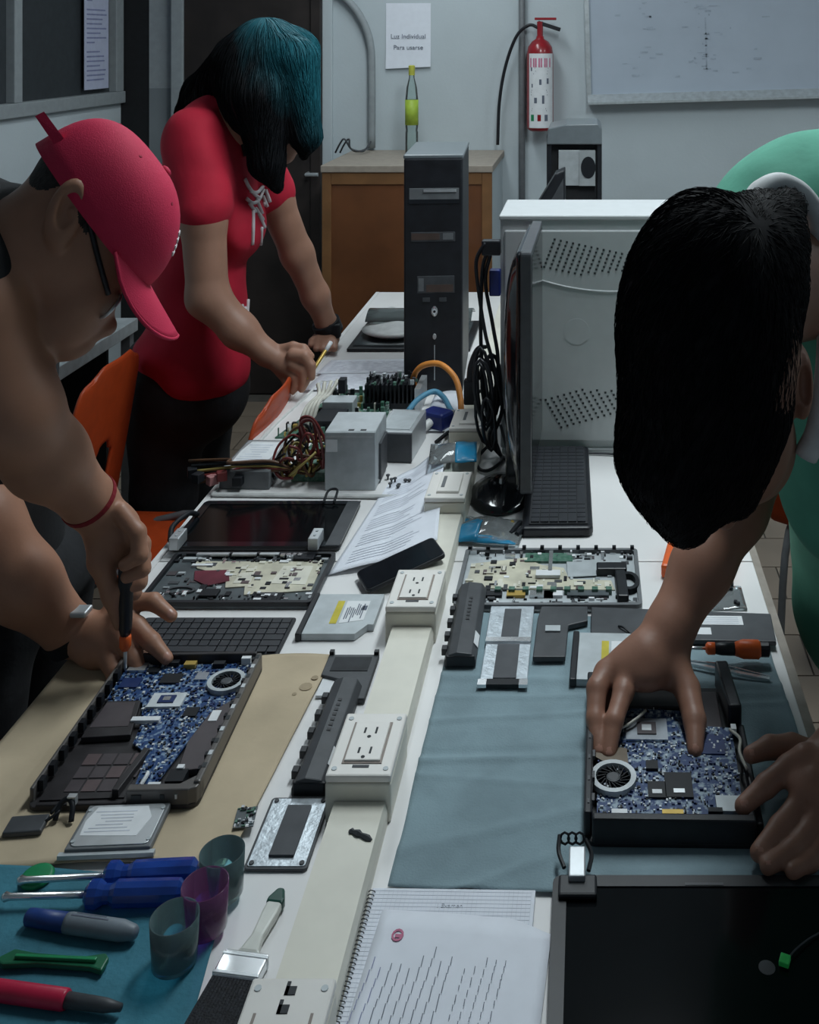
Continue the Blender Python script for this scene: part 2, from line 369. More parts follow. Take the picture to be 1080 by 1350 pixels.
for (a, z, ww, hh) in ((.12, .34, .06, .02), (.15, .25, .05, .02), (.45, .27, .08, .03), (.72, .275, .08, .03), (.28, .17, .10, .03), (.55, .175, .08, .045), (.66, .075, .12, .035), (.4, .215, .6, .006), (.4, .225, .55, .006), (.4, .20, .6, .006), (.4, .125, .5, .006), (.4, .115, .55, .006), (.5, .345, .5, .005), (.5, .33, .45, .005), (.45, .315, .5, .005)): onlab(k2, a, z, ww, hh)
onlab(k3, .16, .075, .12, .035)
k1.build('label_print', m_('ink_pink'), e); k2.build('label_print', m_('ink'), e); k3.build('label_print', m_('green_plastic'), e); kk = MB(); onlab(kk, .41, .075, .12, .035); kk.build('label_print', m_('red_paint'), e)
MB().tube([(0, 0, .51), (0, 0, .60)], .017, 12).build('valve', m_('red_paint'), e)
MB().box(0, 0, 0, .13, .02, .022, M=Matrix.Translation((.05, 0, .575)) @ Matrix.Rotation(math.radians(18), 4, 'Y')).build('handle', m_('black_plastic'), e, bevel=.003)
MB().box(.03, 0, .615, .12, .018, .014).build('lever', m_('red_paint'), e, bevel=.003)
pts = spline([(-.01, 0, .565), (-.06, .0, .58), (-.13, .01, .52), (-.19, .02, .36), (-.225, .02, .16), (-.235, .02, -.08)], 8)
MB().tube(pts, .009, 8).build('hose', m_('black_plastic'), e, smooth=True)
# whiteboard
wb = thing('whiteboard', 'large wall whiteboard with an aluminium frame and pen tray', 'whiteboard', (0.0, YB-.03, 1.615), rot=(0, -math.radians(1.6), 0))
MB().bb(.02, 2.4, -.005, .02, .03, 1.25).build('board', m_('board_white'), wb)
MB().bb(-.005, .022, -.018, .025, 0, 1.27).build('frame', m_('alu'), wb, bevel=.003); MB().bb(2.4, 2.425, -.018, .025, 0, 1.27).build('frame', m_('alu'), wb, bevel=.003); MB().bb(0, 2.42, -.018, .025, 1.25, 1.275).build('frame', m_('alu'), wb, bevel=.003)
MB().prism([(-.07, -.012), (-.07, .0), (-.02, .04), (.02, .04), (.02, -.012)], 0, 2.42, M=Matrix(((0, 0, 1, 0), (1, 0, 0, 0), (0, 1, 0, 0), (0, 0, 0, 1)))).build('pen_tray', m_('alu'), wb)
sm = MB()
for k in range(60):
    cx = random.choice((.27, .35, .62, .66, .9)); sm.box(cx+random.gauss(0, .05), -.0065, random.uniform(.12, .55), random.uniform(.004, .05), .001, random.uniform(.003, .012))
sm.box(.665, -.0065, .3, .008, .001, .30)
sm.build('faint_writing', mat('faint_ink', (.395, .455, .535), .4), wb)['kind'] = 'stuff'
for k, (x, cl) in enumerate(((.16, 'marker_blue'), (.5, 'charcoal'), (.93, 'red_paint'), (1.06, 'charcoal'))):
    mk = tag(MB().tube([(x, YB-.083, 1.617+.028*x), (x+.09, YB-.083, 1.6195+.028*x)], .007, 8).build('board_marker', m_(cl)), ['blue', 'leftmost grey', 'red', 'rightmost grey'][k]+' marker lying in the whiteboard tray', 'marker', 'markers in the whiteboard tray')
# ceiling lamps
for i, (x, y, pw) in enumerate(LAMPS):
    l = thing('ceiling_lamp', ['fluorescent ceiling lamp above the near half of the table', 'fluorescent ceiling lamp above the far half of the table', 'fluorescent ceiling lamp on the right side of the room'][i], 'lamp', (x, y, ZC), group='ceiling lamps')
    MB().bb(-.2, .2, -.65, .65, -.07, 0).build('housing', m_('white_plastic'), l, bevel=.01)
    for sx in (-.09, .09): MB().tube([(sx, -.6, -.085), (sx, .6, -.085)], .014, 10).build('tube', m_('lamp_glow'), l)
    la = bpy.data.lights.new('lamp_light', 'AREA'); la.shape = 'RECTANGLE'; la.size = .36; la.size_y = 1.25; la.energy = pw; la.color = LAMP_COL
    lo = bpy.data.objects.new('lamp_light', la); COL.objects.link(lo); lo.parent = l; lo.location = (0, 0, -.11)
# ------------------------------------------------------------------ tables
TX0, TX1 = -.93, .365
t = thing('work_table', 'long white work table covered with laptop parts', 'table', (0, 0, 0))
for k, (y0, y1) in enumerate(((.75, 2.222), (2.226, 4.58))):
    MB().bb(TX0+.012, TX1-.012, y0, y1, T-.035, T).build('table_top', m_('table'), t, bevel=.002)
MB().bb(TX1-.012, TX1+.004, .75, 4.58, T-.045, T-.0015).build('edge_band', m_('table_edge'), t)
MB().bb(TX0-.003, TX0+.012, .75, 4.58, T-.045, T+.0005).build('edge_band', m_('table'), t)
for (x, y) in ((TX0+.06, .85), (TX1-.06, .85), (TX0+.06, 2.3), (TX1-.06, 2.3), (TX0+.06, 4.5), (TX1-.06, 4.5)):
    MB().box(x, y, (T-.036)/2, .045, .045, T-.036).build('leg', m_('table_edge'), t, bevel=.004)
MB().bb(TX0+.05, TX0+.08, .85, 4.5, T-.12, T-.036).build('apron', m_('table_edge'), t); MB().bb(TX1-.08, TX1-.05, .85, 4.5, T-.12, T-.036).build('apron', m_('table_edge'), t)
t = thing('side_desk', 'grey-topped desk standing along the left wall behind the man in the cap', 'desk', (0, 0, 0))
MB().bb(XL+.02, -1.80, 2.2, 4.16, T-.05, T).build('desk_top', m_('steel_dull'), t, bevel=.003)
for (x, y) in ((-1.83, 4.13), (-2.5, 4.13), (-1.83, 2.3), (-2.5, 2.3)): MB().box(x, y, (T-.05)/2, .035, .035, T-.05).build('leg', m_('grey_plastic'), t)
MB().bb(-2.54, -1.9, 4.10, 4.12, .1, T-.05).build('end_shade_panel', m_('dark_void'), t); MB().bb(-2.54, -2.50, 2.35, 4.1, .1, T-.05).build('back_shade_panel', m_('dark_void'), t)  # near-black panels put the shadow under the desk into colour
# cable trunking and socket boxes along the table
tk = thing('cable_trunking', 'cream plastic cable trunking running down the middle of the table', 'trunking', (-.325, 0, T))
for (y0, y1) in ((.80, 1.035), (1.165, 1.480), (1.622, 1.920), (2.060, 2.375), (2.525, 2.80), (2.95, 4.4)):
    p = MB().prism([(-.040, 0), (.040, 0), (.040, .020), (.036, .032), (-.036, .032), (-.040, .020)], y0, y1, M=Matrix(((1, 0, 0, 0), (0, 0, 1, 0), (0, 1, 0, 0), (0, 0, 0, 1)))).build('duct', m_('trunk'), tk)
sk = MB().tube(spline([(-.002, 1.425, .0325), (.012, 1.418, .034), (.032, 1.408, .0325)], 4), [.002, .0045, .003, .004, .005, .003, .004, .0045, .002], 6).build('chipped_scar', m_('charcoal'), tk)
boxlabels = ['cream double socket box cut off by the bottom edge beside the brush', 'cream double socket box beside the long black battery', 'cream double socket box beside the black phone', 'small cream socket box beside the curled paper sheet and blue packet', 'cream socket box farthest along the trunking with a black plug on it']
def socket_box(y, ln, i, style=0):
    s = thing('socket_box', boxlabels[i], 'socket', (-.328, y, T), group='socket boxes on the trunking')
    hh = .068
    MB().bb(-.047, .047, -ln/2, ln/2, 0, hh-.012).build('base', m_('trunk'), s, bevel=.003)
    MB().bb(-.044, .044, -ln/2+.003, ln/2-.003, hh-.0135, hh-.0105).build('gap_line', m_('plate_line'), s)
    pl = MB().bb(-.047, .047, -ln/2, ln/2, hh-.011, hh).build('plate', m_('plate'), s, bevel=.003)
    for sx in (-.037, .037):
        for sy in (-ln/2+.014, ln/2-.014): MB().lathe([(.004, hh), (.004, hh+.001)], 10, (sx, sy, 0)).build('screw', m_('steel_dull'), pl)
    if style == 0:
        ins = MB().bb(-.026, .026, -.042, .042, hh-.002, hh+.004).build('receptacle', m_('plate'), pl, bevel=.0015)
        rg = MB(); ring(rg, [(-.029, -.045), (.029, -.045), (.029, .045), (-.029, .045)], [(-.026, -.042), (.026, -.042), (.026, .042), (-.026, .042)], hh-.001, hh+.0012); rg.build('insert_line', m_('plate_line'), pl)
        sl = MB()
        for cy in (-.022, .022):
            sl = MB(); sl.bb(-.010, -.007, cy-.006, cy+.006, hh+.003, hh+.0045).bb(.007, .010, cy-.007, cy+.007, hh+.003, hh+.0045).lathe([(.003, hh+.003), (.003, hh+.0045)], 8, (0, cy-.014, 0)); sl.build('slots', m_('hole'), pl)['kind'] = 'stuff'
        MB().bb(-.012, .012, -ln/2+.016, -ln/2+.021, hh-.0005, hh+.0008).build('embossed_mark', m_('tape_grey'), pl)
    elif style == 1:
        for sx in (-.031, .031): MB().bb(sx-.0015, sx+.0015, -.05, .02, hh-.001, hh+.001).build('groove', m_('plate_line'), pl)
        sl = MB()
        for (x, y_) in ((-.010, -.01), (.008, -.01), (-.006, .028), (-.004, .05)): sl.bb(x-.002, x+.002, y_-.008, y_+.008, hh-.001, hh+.001)
        sl.bb(-.008, .004, .020, .030, hh-.001, hh+.001).bb(-.006, .006, ln/2-.022, ln/2-.012, hh-.001, hh+.001)
        sl.build('slots', m_('hole'), pl)['kind'] = 'stuff'
    else:
        MB().bb(-.022, .03, -.05, .05, hh-.002, hh+.006).build('receptacle', m_('plate'), pl, bevel=.002)
        MB().bb(-.014, -.006, -.03, .03, hh+.005, hh+.007).build('slot', m_('grey_plastic'), pl)
    return s
socket_box(1.10, .128, 0, 1); socket_box(1.551, .138, 1); socket_box(1.99, .136, 2); socket_box(2.45, .145, 3, 2); socket_box(2.875, .145, 4, 2)
# ------------------------------------------------------------------ orange plastic chairs
def chair(loc, rz, label):
    c = thing('plastic_chair', label, 'chair', loc, rz, 'orange plastic chairs')
    # local: seat faces +x, backrest at -x
    def back(a, b):
        x = -.22-.10*b-.02*math.cos((a-.5)*3); wd = .225*(1-.12*b**2)*(1-.25*max(0, b-.86)/.14)
        return (x, (a-.5)*2*wd, .50+b*.52-(.05*max(0, abs(a-.5)*2-.6)/.4 if b > .95 else 0))
    g = MB(); nu, nv = 14, 16; vs = [back(i/nu, j/nv) for j in range(nv+1) for i in range(nu+1)]; fs = []
    for j in range(nv):
        for i in range(nu):
            if 5 <= i <= 8 and 3 <= j <= 8-abs(i-6.5)*.8: continue
            fs.append((j*(nu+1)+i, j*(nu+1)+i+1, (j+1)*(nu+1)+i+1, (j+1)*(nu+1)+i))
    g.add(vs, fs).build('backrest', m_('orange_chair'), c, smooth=True, solid=.012, sub=1)
    MB().grid(lambda a, b: (-.22+.44*b, (a-.5)*.44, .48+.03*abs(a-.5)*2-.02*math.sin(b*3)+.03*(1-b)), 8, 8).build('seat', m_('orange_chair'), c, smooth=True, solid=.014, sub=1)
    for sy in (-1, 1):
        MB().tube(spline([(-.24, sy*.19, 0), (-.20, sy*.17, .47), (.16, sy*.17, .46), (.22, sy*.19, 0)], 5), .012, 8).build('leg_frame', m_('grey_plastic'), c, smooth=True)
    return c
chair((-1.735, 3.10, 0), math.radians(180), 'orange plastic chair with a slotted back between the two people on the left')
chair((-1.245, 3.09, 0), math.radians(180), 'orange plastic chair pushed up to the table edge below the woman\'s hand').scale = (1, 1, .92)
chair((.86, 3.25, 0), math.radians(60), 'orange plastic chair on the tiled floor behind the boy in green')
# ------------------------------------------------------------------ cloths
def cloth(name, poly, label, mtl, amp, sc, seed, nu=60, nv=60, folds=(), z0=.003, cat='cloth'):
    # poly: four corners fl, fr, br, bl (world x,y) ; optional folds = list of (y, depth, width, xslope)
    a, b, c, d = [Vector((p[0], p[1], 0)) for p in poly]
    def fn(u, v):
        p = a*(1-u)*(1-v)+b*u*(1-v)+c*u*v+d*(1-u)*v
        e = .004*noise.noise(Vector((p.x*9+seed, p.y*9, 0)))
        if u in (0, 1): p.x += e
        if v in (0, 1): p.y += e
        z = z0+amp*(noise.noise(Vector((p.x*sc+seed, p.y*sc*1.6, seed)))*.5+.5)
        for (fy, dep, wd, sl) in folds: z += dep*math.exp(-((p.y-fy-sl*p.x)/wd)**2)*(0.6+.4*noise.noise(Vector((p.x*8, fy*9, 0))))
        return (p.x, p.y, T+max(z, .0016))
    g = MB().grid(fn, nu, nv)
    return tag(g.build(name, m_(mtl), smooth=True, solid=.0012), label, cat)
cloth('blue_cloth', [(-.263, 1.365), (.345, 1.345), (.330, 1.985), (-.255, 2.02)], 'grey-blue cloth spread under the laptop on the right', 'blue_cloth', .004, 6, 3.1, 70, 130, folds=[(1.612, .007, .006, .04), (1.632, -.004, .008, .04), (1.80, .008, .012, -.05), (1.715, .005, .006, .08), (1.50, .006, .012, .3), (1.44, .006, .010, .5), (1.545, .004, .006, -.1), (1.76, .004, .006, .02)])
cloth('teal_cloth', [(-.86, 1.13), (-.445, 1.13), (-.468, 1.375), (-.88, 1.408)], 'bright teal cloth under the tools and cups at bottom left', 'teal_cloth', .005, 9, 8.4, 50, 40, folds=[(1.24, .003, .01, .2), (1.33, .003, .01, -.1)])
g = tag(MB().grid(lambda u, v: ((-.93+.442*u+.03*u*v)*1.0, 1.408+.462*v-.02*u*(1-v)-.012*math.sin(u*7)*(1-v)+.010*math.sin(u*9)*v, T+.0068+.002*noise.noise(Vector((u*4, v*4, 2)))+.035*max(0, u-.93)/.07*max(0, .12-v)/.12), 60, 40).build('tan_cloth', m_('tan_cloth'), smooth=True, solid=.0015), 'tan sheet spread under the open laptop on the left', 'cloth')
# folded corner and stains of the tan sheet
st = MB()
for (x, y, r) in ((-.483, 1.78, .011), (-.474, 1.805, .006), (-.497, 1.760, .004)): st.lathe([(r, .0088), (r, .0092)], 10, (x, y, T))
o = st.build('stain', mat('stain', (.42, .335, .225), .9), g)
MB().add([(-.535, 1.398, T+.0105), (-.487, 1.392, T+.012), (-.49, 1.445, T+.010), (-.510, 1.428, T+.020)], [(0, 1, 3), (1, 2, 3), (2, 0, 3)]).build('folded_corner', m_('tan_cloth'), g, solid=.001)
# ------------------------------------------------------------------ circuit-board helpers
def in_poly(x, y, poly):
    r = False; n = len(poly)
    for i in range(n):
        x1, y1 = poly[i]; x2, y2 = poly[(i+1) % n]
        if (y1 > y) != (y2 > y) and x < (x2-x1)*(y-y1)/(y2-y1)+x1: r = not r
    return r
def components(root, poly, z, n, seed, mats=('chip_white', 'chip_silver', 'chip_blue', 'chip'), wts=(3, 3, 3, 2), smax=.006, hmax=.003):
    rnd = random.Random(seed); xs = [p[0] for p in poly]; ys = [p[1] for p in poly]; mb = MB(); c = 0
    while c < n:
        x, y = rnd.uniform(min(xs), max(xs)), rnd.uniform(min(ys), max(ys))
        if not in_poly(x, y, poly): continue
        mb.cur = rnd.choices(range(len(mats)), wts)[0]; a, b = rnd.uniform(.0015, smax), rnd.uniform(.0015, smax*.7)
        if rnd.random() < .5: a, b = b, a
        h = rnd.uniform(.0008, hmax); mb.box(x, y, z+h/2, a, b, h); c += 1
    o = mb.build('small_components', [m_(k) for k in mats], root); o['kind'] = 'stuff'; return o
def fan(root, x, y, z, r, ringmat='chip_white', arc=None):
    f = MB(); n = 26
    ring(f, [(x+r*1.3*math.cos(2*math.pi*k/n), y+r*1.3*math.sin(2*math.pi*k/n)) for k in range(n)], [(x+r*math.cos(2*math.pi*k/n), y+r*math.sin(2*math.pi*k/n)) for k in range(n)], z, z+.008)
    fo = f.build('fan_housing', m_(ringmat), root)
    MB().lathe([(r*.99, z), (r*.99, z+.001)], n, (x, y, 0)).build('fan_well', m_('chip'), fo)
    MB().lathe([(r*.4, z+.001), (r*.4, z+.006), (r*.3, z+.007)], 16, (x, y, 0)).build('fan_hub', m_('charcoal'), fo)
    bl = MB()
    for k in range(17):
        a = 2*math.pi*k/17; bl.box(x+r*.68*math.cos(a), y+r*.68*math.sin(a), z+.0035, r*.55, .0012, .005, rz=a+.5)
    bl.build('fan_blades', m_('chip'), fo)
def chips(root, lst, z, name='chip'):
    for (x, y, sx, sy, h, mt, *rz) in lst: MB().box(x, y, z+h/2, sx, sy, h, rz=rz[0] if rz else 0).build(name, m_(mt), root)
# ------------------------------------------------------------------ left laptop base
L = thing('open_laptop', 'opened laptop base showing a blue motherboard on the tan sheet', 'laptop', (-.69, 1.665, T+.0085), math.radians(1.5))
W2, D2, H2 = .1225, .17, .032
MB().prism(rrect(-W2, W2, -D2, D2, .016), 0, .006).build('bottom_shell', m_('laptop_dark'), L, bevel=.001)
MB().bb(W2-.010, W2, -D2+.012, D2-.012, .004, H2).build('side_wall', m_('laptop_shell'), L, bevel=.003)
MB().bb(-W2, -W2+.006, -D2+.012, D2-.012, .004, H2-.006).build('side_wall', m_('laptop_shell'), L, bevel=.002)
MB().bb(-W2+.012, W2-.012, D2-.008, D2, .004, H2-.004).build('rear_wall', m_('laptop_dark'), L, bevel=.002)
MB().prism([(.02, -D2+.001), (W2-.014, -D2+.001), (W2-.003, -D2+.006), (W2, -D2+.016), (W2, -D2+.03), (W2-.012, -D2+.03), (W2-.03, -D2+.014), (.02, -D2+.014)], .003, H2-.004).build('front_corner', m_('laptop_shell'), L, bevel=.002)
MB().bb(-W2+.014, .02, -D2, -D2+.006, .002, .010).build('front_lip', m_('laptop_dark'), L, bevel=.002)
for (x, wd) in ((.035, .014), (.072, .006), (.092, .003)): MB().box(x, -D2+.0005, .018, wd, .002, .006).build('port', m_('hole' if wd > .004 else 'label_white'), L)
for k in range(10): MB().box(W2-.0105, -.13+k*.030, H2-.003, .004, .008, .007).build('wall_clip', m_('chip'), L)
for k in range(11): MB().box(W2-.005, -.125+k*.027, H2+.0002, .006, .010, .0008).build('wall_slot', m_('steel' if k % 2 else 'hole'), L)
for k in range(9): MB().box(-W2+.010, -.14+k*.032, .02, .008, .012, .016).build('wall_clip', m_('chip'), L)
pp = [(-W2+.012, D2-.012), (W2-.014, D2-.012), (W2-.016, .055), (.072, .01), (.062, -.06), (.05, -.135), (.02, -.135), (.012, -.07), (-.02, -.045), (-.025, .0), (-.045, .055), (-W2+.014, .06)]
MB().prism(pp, .010, .0125).build('motherboard', m_('blue_pcb'), L)
components(L, pp, .0125, 900, 5, wts=(2, 2, 5, 2), smax=.0055)
chips(L, [(-.005, .055, .055, .036, .004, 'chip_white'), (-.09, .148, .030, .022, .004, 'steel'), (-.085, .105, .032, .026, .003, 'chip_blue'), (-.02, .115, .034, .026, .003, 'chip'), (-.02, .005, .045, .010, .006, 'label_white'), (.045, .025, .022, .022, .003, 'chip'), (.03, .12, .020, .02, .003, 'chip_silver'), (-.06, .14, .02, .016, .003, 'chip'), (.0, .15, .02, .012, .008, 'gold'), (.05, .15, .02, .010, .008, 'chip'), (-.03, .155, .018, .010, .008, 'chip'), (.095, .157, .016, .008, .012, 'label_white')], .0125)
sq = MB().box(-.005, .055, .0175, .026, .018, .002).build('socket_well', m_('chip_blue'), L); MB().box(-.005, .055, .0185, .012, .010, .001).build('socket_core', m_('steel_bright'), sq)
fan(L, .078, .10, .0125, .024, 'steel_dull')
MB().prism([(W2-.014, .058), (W2-.013, -.11), (.074, -.115), (.066, -.05), (.078, .02)], .007, .017).build('side_cover', m_('laptop_panel'), L, bevel=.001)
MB().box(.088, .01, .0175, .014, .026, .001).build('barcode_sticker', m_('label_white'), L)
MB().prism([(-W2+.02, .055), (-.048, .055), (-.03, -.03), (-.105, -.035)], .007, .016).build('drive_bay', m_('laptop_dark'), L, bevel=.001)
MB().prism([(-W2+.022, .05), (-.055, .05), (-.042, -.01), (-.102, -.012)], .016, .0166).build('drive_bay_lid', m_('laptop_panel'), L)
MB().prism([(-.105, -.045), (.005, -.05), (.012, -.155), (-.108, -.158)], .006, .008).build('palm_floor', m_('laptop_dark'), L)
for i in range(4):
    for j in range(3):
        x, y = -.07+i*.024, -.075-j*.028
        if (i, j) in ((3, 2),): continue
        MB().box(x, y, .0085, .021, .024, .0012).build('floor_panel', m_('laptop_panel2' if (i+j) % 3 == 0 else 'laptop_panel'), L)
MB().box(.004, -.11, .012, .010, .09, .014, rz=-.12).build('bay_rib', m_('laptop_dark'), L, bevel=.001)
MB().tube(spline([(.03, -.115, .015), (.035, -.13, .022), (.032, -.145, .018)], 4), .003, 6).build('ribbon_plug', m_('label_white'), L); chips(L, [(.05, -.145, .018, .012, .01, 'label_white'), (.078, -.128, .026, .026, .012, 'chip'), (.078, -.112, .010, .008, .014, 'label_white')], .008)
# ------------------------------------------------------------------ right laptop base
R = thing('open_laptop', 'black laptop base with exposed motherboard held by the boy in green', 'laptop', (.122, 1.60, T+.0065), math.radians(-1.0))
W3, D3, H3 = .125, .172, .040
MB().prism(rrect(-W3, W3, -D3, D3, .018), 0, .006).build('bottom_shell', m_('black_plastic'), R, bevel=.001)
MB().bb(-W3+.012, W3-.012, -D3, -D3+.012, .003, H3).build('front_wall', m_('black_plastic'), R, bevel=.003)
MB().bb(-W3, -W3+.012, -D3+.012, D3-.012, .003, H3).build('side_wall', m_('black_plastic'), R, bevel=.003)
MB().bb(-W3+.014, .03, D3-.010, D3, .003, H3-.006).build('rear_wall', m_('black_plastic'), R, bevel=.003)
MB().box(W3-.018, .115, .03, .022, .12, .045, rz=.08).build('rear_corner', m_('black_plastic'), R, bevel=.004)
MB().bb(W3-.010, W3, -D3+.012, .05, .003, .026).build('side_wall', m_('black_plastic'), R, bevel=.003)
for k in range(6): MB().box(-W3+.012, -.13+k*.045, H3-.004, .006, .014, .006).build('wall_clip', m_('charcoal'), R)
for k in range(7): MB().box(-W3+.0035+.003, -.14+k*.045, H3+.0005, .003, .008, .001).build('wall_slot', m_('charcoal'), R)
pp = [(-W3+.018, -D3+.02), (.10, -D3+.02), (.105, .045), (.045, .05), (.04, .085), (-.05, .09), (-W3+.02, .05)]
MB().prism(pp, .020, .0225).build('motherboard', m_('blue_pcb_dark'), R)
components(R, pp, .0225, 900, 9, wts=(3, 2, 4, 3), smax=.0055)
chips(R, [(-.03, .035, .065, .050, .004, 'chip_silver'), (.062, .005, .055, .045, .002, 'chip_blue'), (.012, -.085, .040, .050, .003, 'chip'), (-.02, -.095, .026, .032, .003, 'chip'), (-.025, -.045, .018, .018, .004, 'chip'), (.085, -.125, .045, .030, .006, 'steel_dull'), (.0, -.142, .03, .008, .006, 'gold'), (-.075, -.145, .022, .008, .008, 'label_white'), (.06, -.14, .02, .008, .008, 'chip')], .0225)
sq = MB().box(-.03, .035, .0272, .030, .028, .002).build('socket_well', m_('laptop_panel'), R); MB().box(-.03, .035, .0283, .015, .014, .001).build('socket_core', m_('steel'), sq)
chips(R, [(-.02, -.1, .014, .008, .0006, 'label_white'), (.012, -.098, .016, .008, .0006, 'steel')], .0255, 'chip_mark')
fan(R, -.083, -.075, .0225, .026, 'chip_white')
MB().prism([(-W3+.016, .0), (-.062, -.01), (-.06, -.05), (-.09, -.045), (-W3+.016, -.03)], .022, .026).build('heat_sink', mat('bronze', (.16, .13, .10), .4, .5), R)
MB().bb(-.07, .035, .092, .155, .006, .024).build('drive_bay', m_('laptop_dark'), R, bevel=.002)
MB().bb(.045, .092, .058, .15, .006, .014).build('bay_plate', m_('laptop_panel'), R, bevel=.002)
MB().tube(spline([(-.098, .0, .026), (-.10, .02, .034), (-.07, .025, .034), (-.045, .045, .036), (-.03, .065, .036)], 6), .0022, 6).build('antenna_wire', m_('white_wire'), R, smooth=True)
MB().tube(spline([(.10, .03, .03), (.112, .0, .036), (.108, -.03, .036), (.115, -.06, .03)], 5), .0025, 6).build('side_wire', m_('white_wire'), R, smooth=True)
MB().box(.106, .03, .031, .008, .012, .008).build('wire_plug', m_('label_white'), R)
# ------------------------------------------------------------------ laptop keyboard decks (chassis)
def deck(loc, wd, dp, label, seed, flip=False):
    c = thing('laptop_chassis', label, 'laptop part', loc, 0, 'upturned laptop keyboard decks')
    a, b = wd/2, dp/2; rnd = random.Random(seed)
    MB().prism(rrect(-a, a, -b, b, .012), 0, .006).build('deck_plate', m_('dark_tray' if not flip else 'steel_dull'), c, bevel=.001)
    rg = MB(); ring(rg, rrect(-a, a, -b, b, .012), rrect(-a+.008, a-.008, -b+.008, b-.008, .008), .006, .014); rg.build('rim', m_('black_plastic' if not flip else 'grey_plastic'), c)
    if not flip: poly = [(-a*.70, b*.70), (a*.88, b*.70), (a*.90, -b*.45), (a*.15, -b*.62), (a*.10, -b*.30), (-a*.12, -b*.35), (-a*.2, b*.1), (-a*.62, b*.42)]
    else: poly = [(-a*.9, b*.5), (-a*.3, b*.72), (-a*.1, b*.45), (a*.15, b*.35), (a*.22, -b*.05), (a*.68, -b*.1), (a*.72, -b*.42), (a*.1, -b*.40), (-a*.5, -b*.38), (-a*.92, -b*.35)]
    MB().prism(poly, .006, .0085).build('insulating_film', m_('cream_film'), c)
    if not flip:
        MB().prism([(-a*.62, b*.30), (-a*.22, b*.35), (-a*.12, -b*.1), (-a*.35, -b*.28), (-a*.55, -b*.05)], .006, .0088).build('red_film', m_('red_film'), c)
        MB().prism([(-a*.05, b*.2), (a*.12, b*.25), (a*.14, -b*.2), (-a*.06, -b*.2)], .0085, .0095).build('touchpad_film', m_('cream_film2'), c)
        MB().prism([(a*.42, b*.5), (a*.78, b*.5), (a*.8, -b*.25), (a*.38, -b*.2)], .0085, .0092).build('film_patch', m_('cream_film2'), c)
        MB().bb(-a*.36, -a*.15, -b*.72, -b*.45, .006, .012).build('speaker', m_('chip'), c, bevel=.001); MB().bb(a*.28, a*.6, -b*.86, -b*.55, .006, .010).build('battery_latch', m_('chip'), c, bevel=.001); MB().bb(a*.36, a*.54, -b*.70, -b*.62, .010, .0108).build('sticker', m_('label_white'), c)
        ho = MB(); ring(ho, [(-a*.62+.03*math.cos(k*.4), -b*.45+.014*math.sin(k*.4)) for k in range(16)], [(-a*.62+.024*math.cos(k*.4), -b*.45+.010*math.sin(k*.4)) for k in range(16)], .006, .0095); ho.build('speaker_ring', m_('charcoal'), c)
        MB().bb(-a*.86, -a*.58, b*.72, b*.82, .006, .012).build('hinge_plate', m_('steel_dull'), c); MB().bb(-a*.7, -a*.45, b*.48, b*.56, .006, .011).build('bracket', m_('label_white'), c)
        for (x0, x1) in ((-.72, -.32), (-.28, .02), (.06, .3)): MB().bb(a*x0, a*x1, b*.84, b*.93, .012, .016).build('hinge_bar', m_('steel'), c)
        for k in range(4): MB().box(a*(.35+.07*k), b*.86, .013, .010, .008, .006, rz=.5*k).build('bright_clip', m_('steel_bright'), c)
        MB().bb(a*.5, a*.75, b*.70, b*.92, .006, .014).build('wire_tray', m_('chip'), c, bevel=.002)
    else:
        MB().prism([(a*.18, b*.55), (a*.5, b*.55), (a*.52, b*.05), (a*.2, b*.0)], .0085, .010).build('steel_cover', m_('steel_dull'), c)
        MB().bb(a*.52, a*.86, b*.08, b*.34, .006, .022).build('hinge_cover', m_('black_plastic'), c, bevel=.003); MB().prism([(a*.72, b*.1), (a*.84, b*.1), (a*.86, -b*.8), (a*.74, -b*.8)], .006, .020).build('cable_arm', m_('black_plastic'), c, bevel=.003)
        ho = MB(); ring(ho, [(a*.87+.022*math.cos(k*.4), -b*.25+.035*math.sin(k*.4)) for k in range(16)], [(a*.87+.014*math.cos(k*.4), -b*.25+.025*math.sin(k*.4)) for k in range(16)], .006, .018); ho.build('fan_ring', m_('chip'), c)
        MB().bb(-a*.3, a*.25, b*.55, b*.86, .006, .011).build('vent_strip', m_('green_pcb'), c)
        MB().box(-.0, b*.5, .014, .008, b*.75, .004).build('bright_bracket', m_('steel_bright'), c); MB().box(-a*.02, b*.05, .013, .05, .022, .006).build('bracket_foot', m_('label_white'), c)
        for (x0, x1, mt) in ((-.45, -.25, 'gold'), (-.05, .15, 'label_white'), (-.2, .05, 'steel_bright'), (.2, .65, 'dark_tray'), (-.8, -.5, 'chip')): MB().bb(a*x0, a*x1, -b*.66, -b*.5, .006, .012).build('edge_strip', m_(mt), c)
        for k in range(10): MB().box(a*(-.95+.21*k), b*.97, .012, .008, .008, .016).build('clip', m_('chip'), c)
        for k in range(9): MB().box(a*(-.55+.15*k), -b*.50, .012, .012, .012, .010).build('clip', m_('green_pcb'), c)
    components(c, [(-a*.95, -b*.92), (a*.95, -b*.92), (a*.95, -b*.5), (-a*.95, -b*.5)], .006, 60, seed, ('chip', 'steel_bright', 'label_white', 'charcoal'), (4, 2, 2, 2), .016, .006)
    components(c, [(-a*.95, b*.7), (a*.95, b*.7), (a*.95, b*.96), (-a*.95, b*.96)], .006, 60, seed+1, ('chip', 'steel_bright', 'label_white', 'charcoal'), (4, 2, 2, 2), .016, .008)
    components(c, poly, .0085, 60, seed+2, ('chip', 'charcoal', 'steel_bright', 'cream_film2', 'label_white', 'laptop_panel2'), (3, 2, 2, 5, 2, 2), .020, .003)
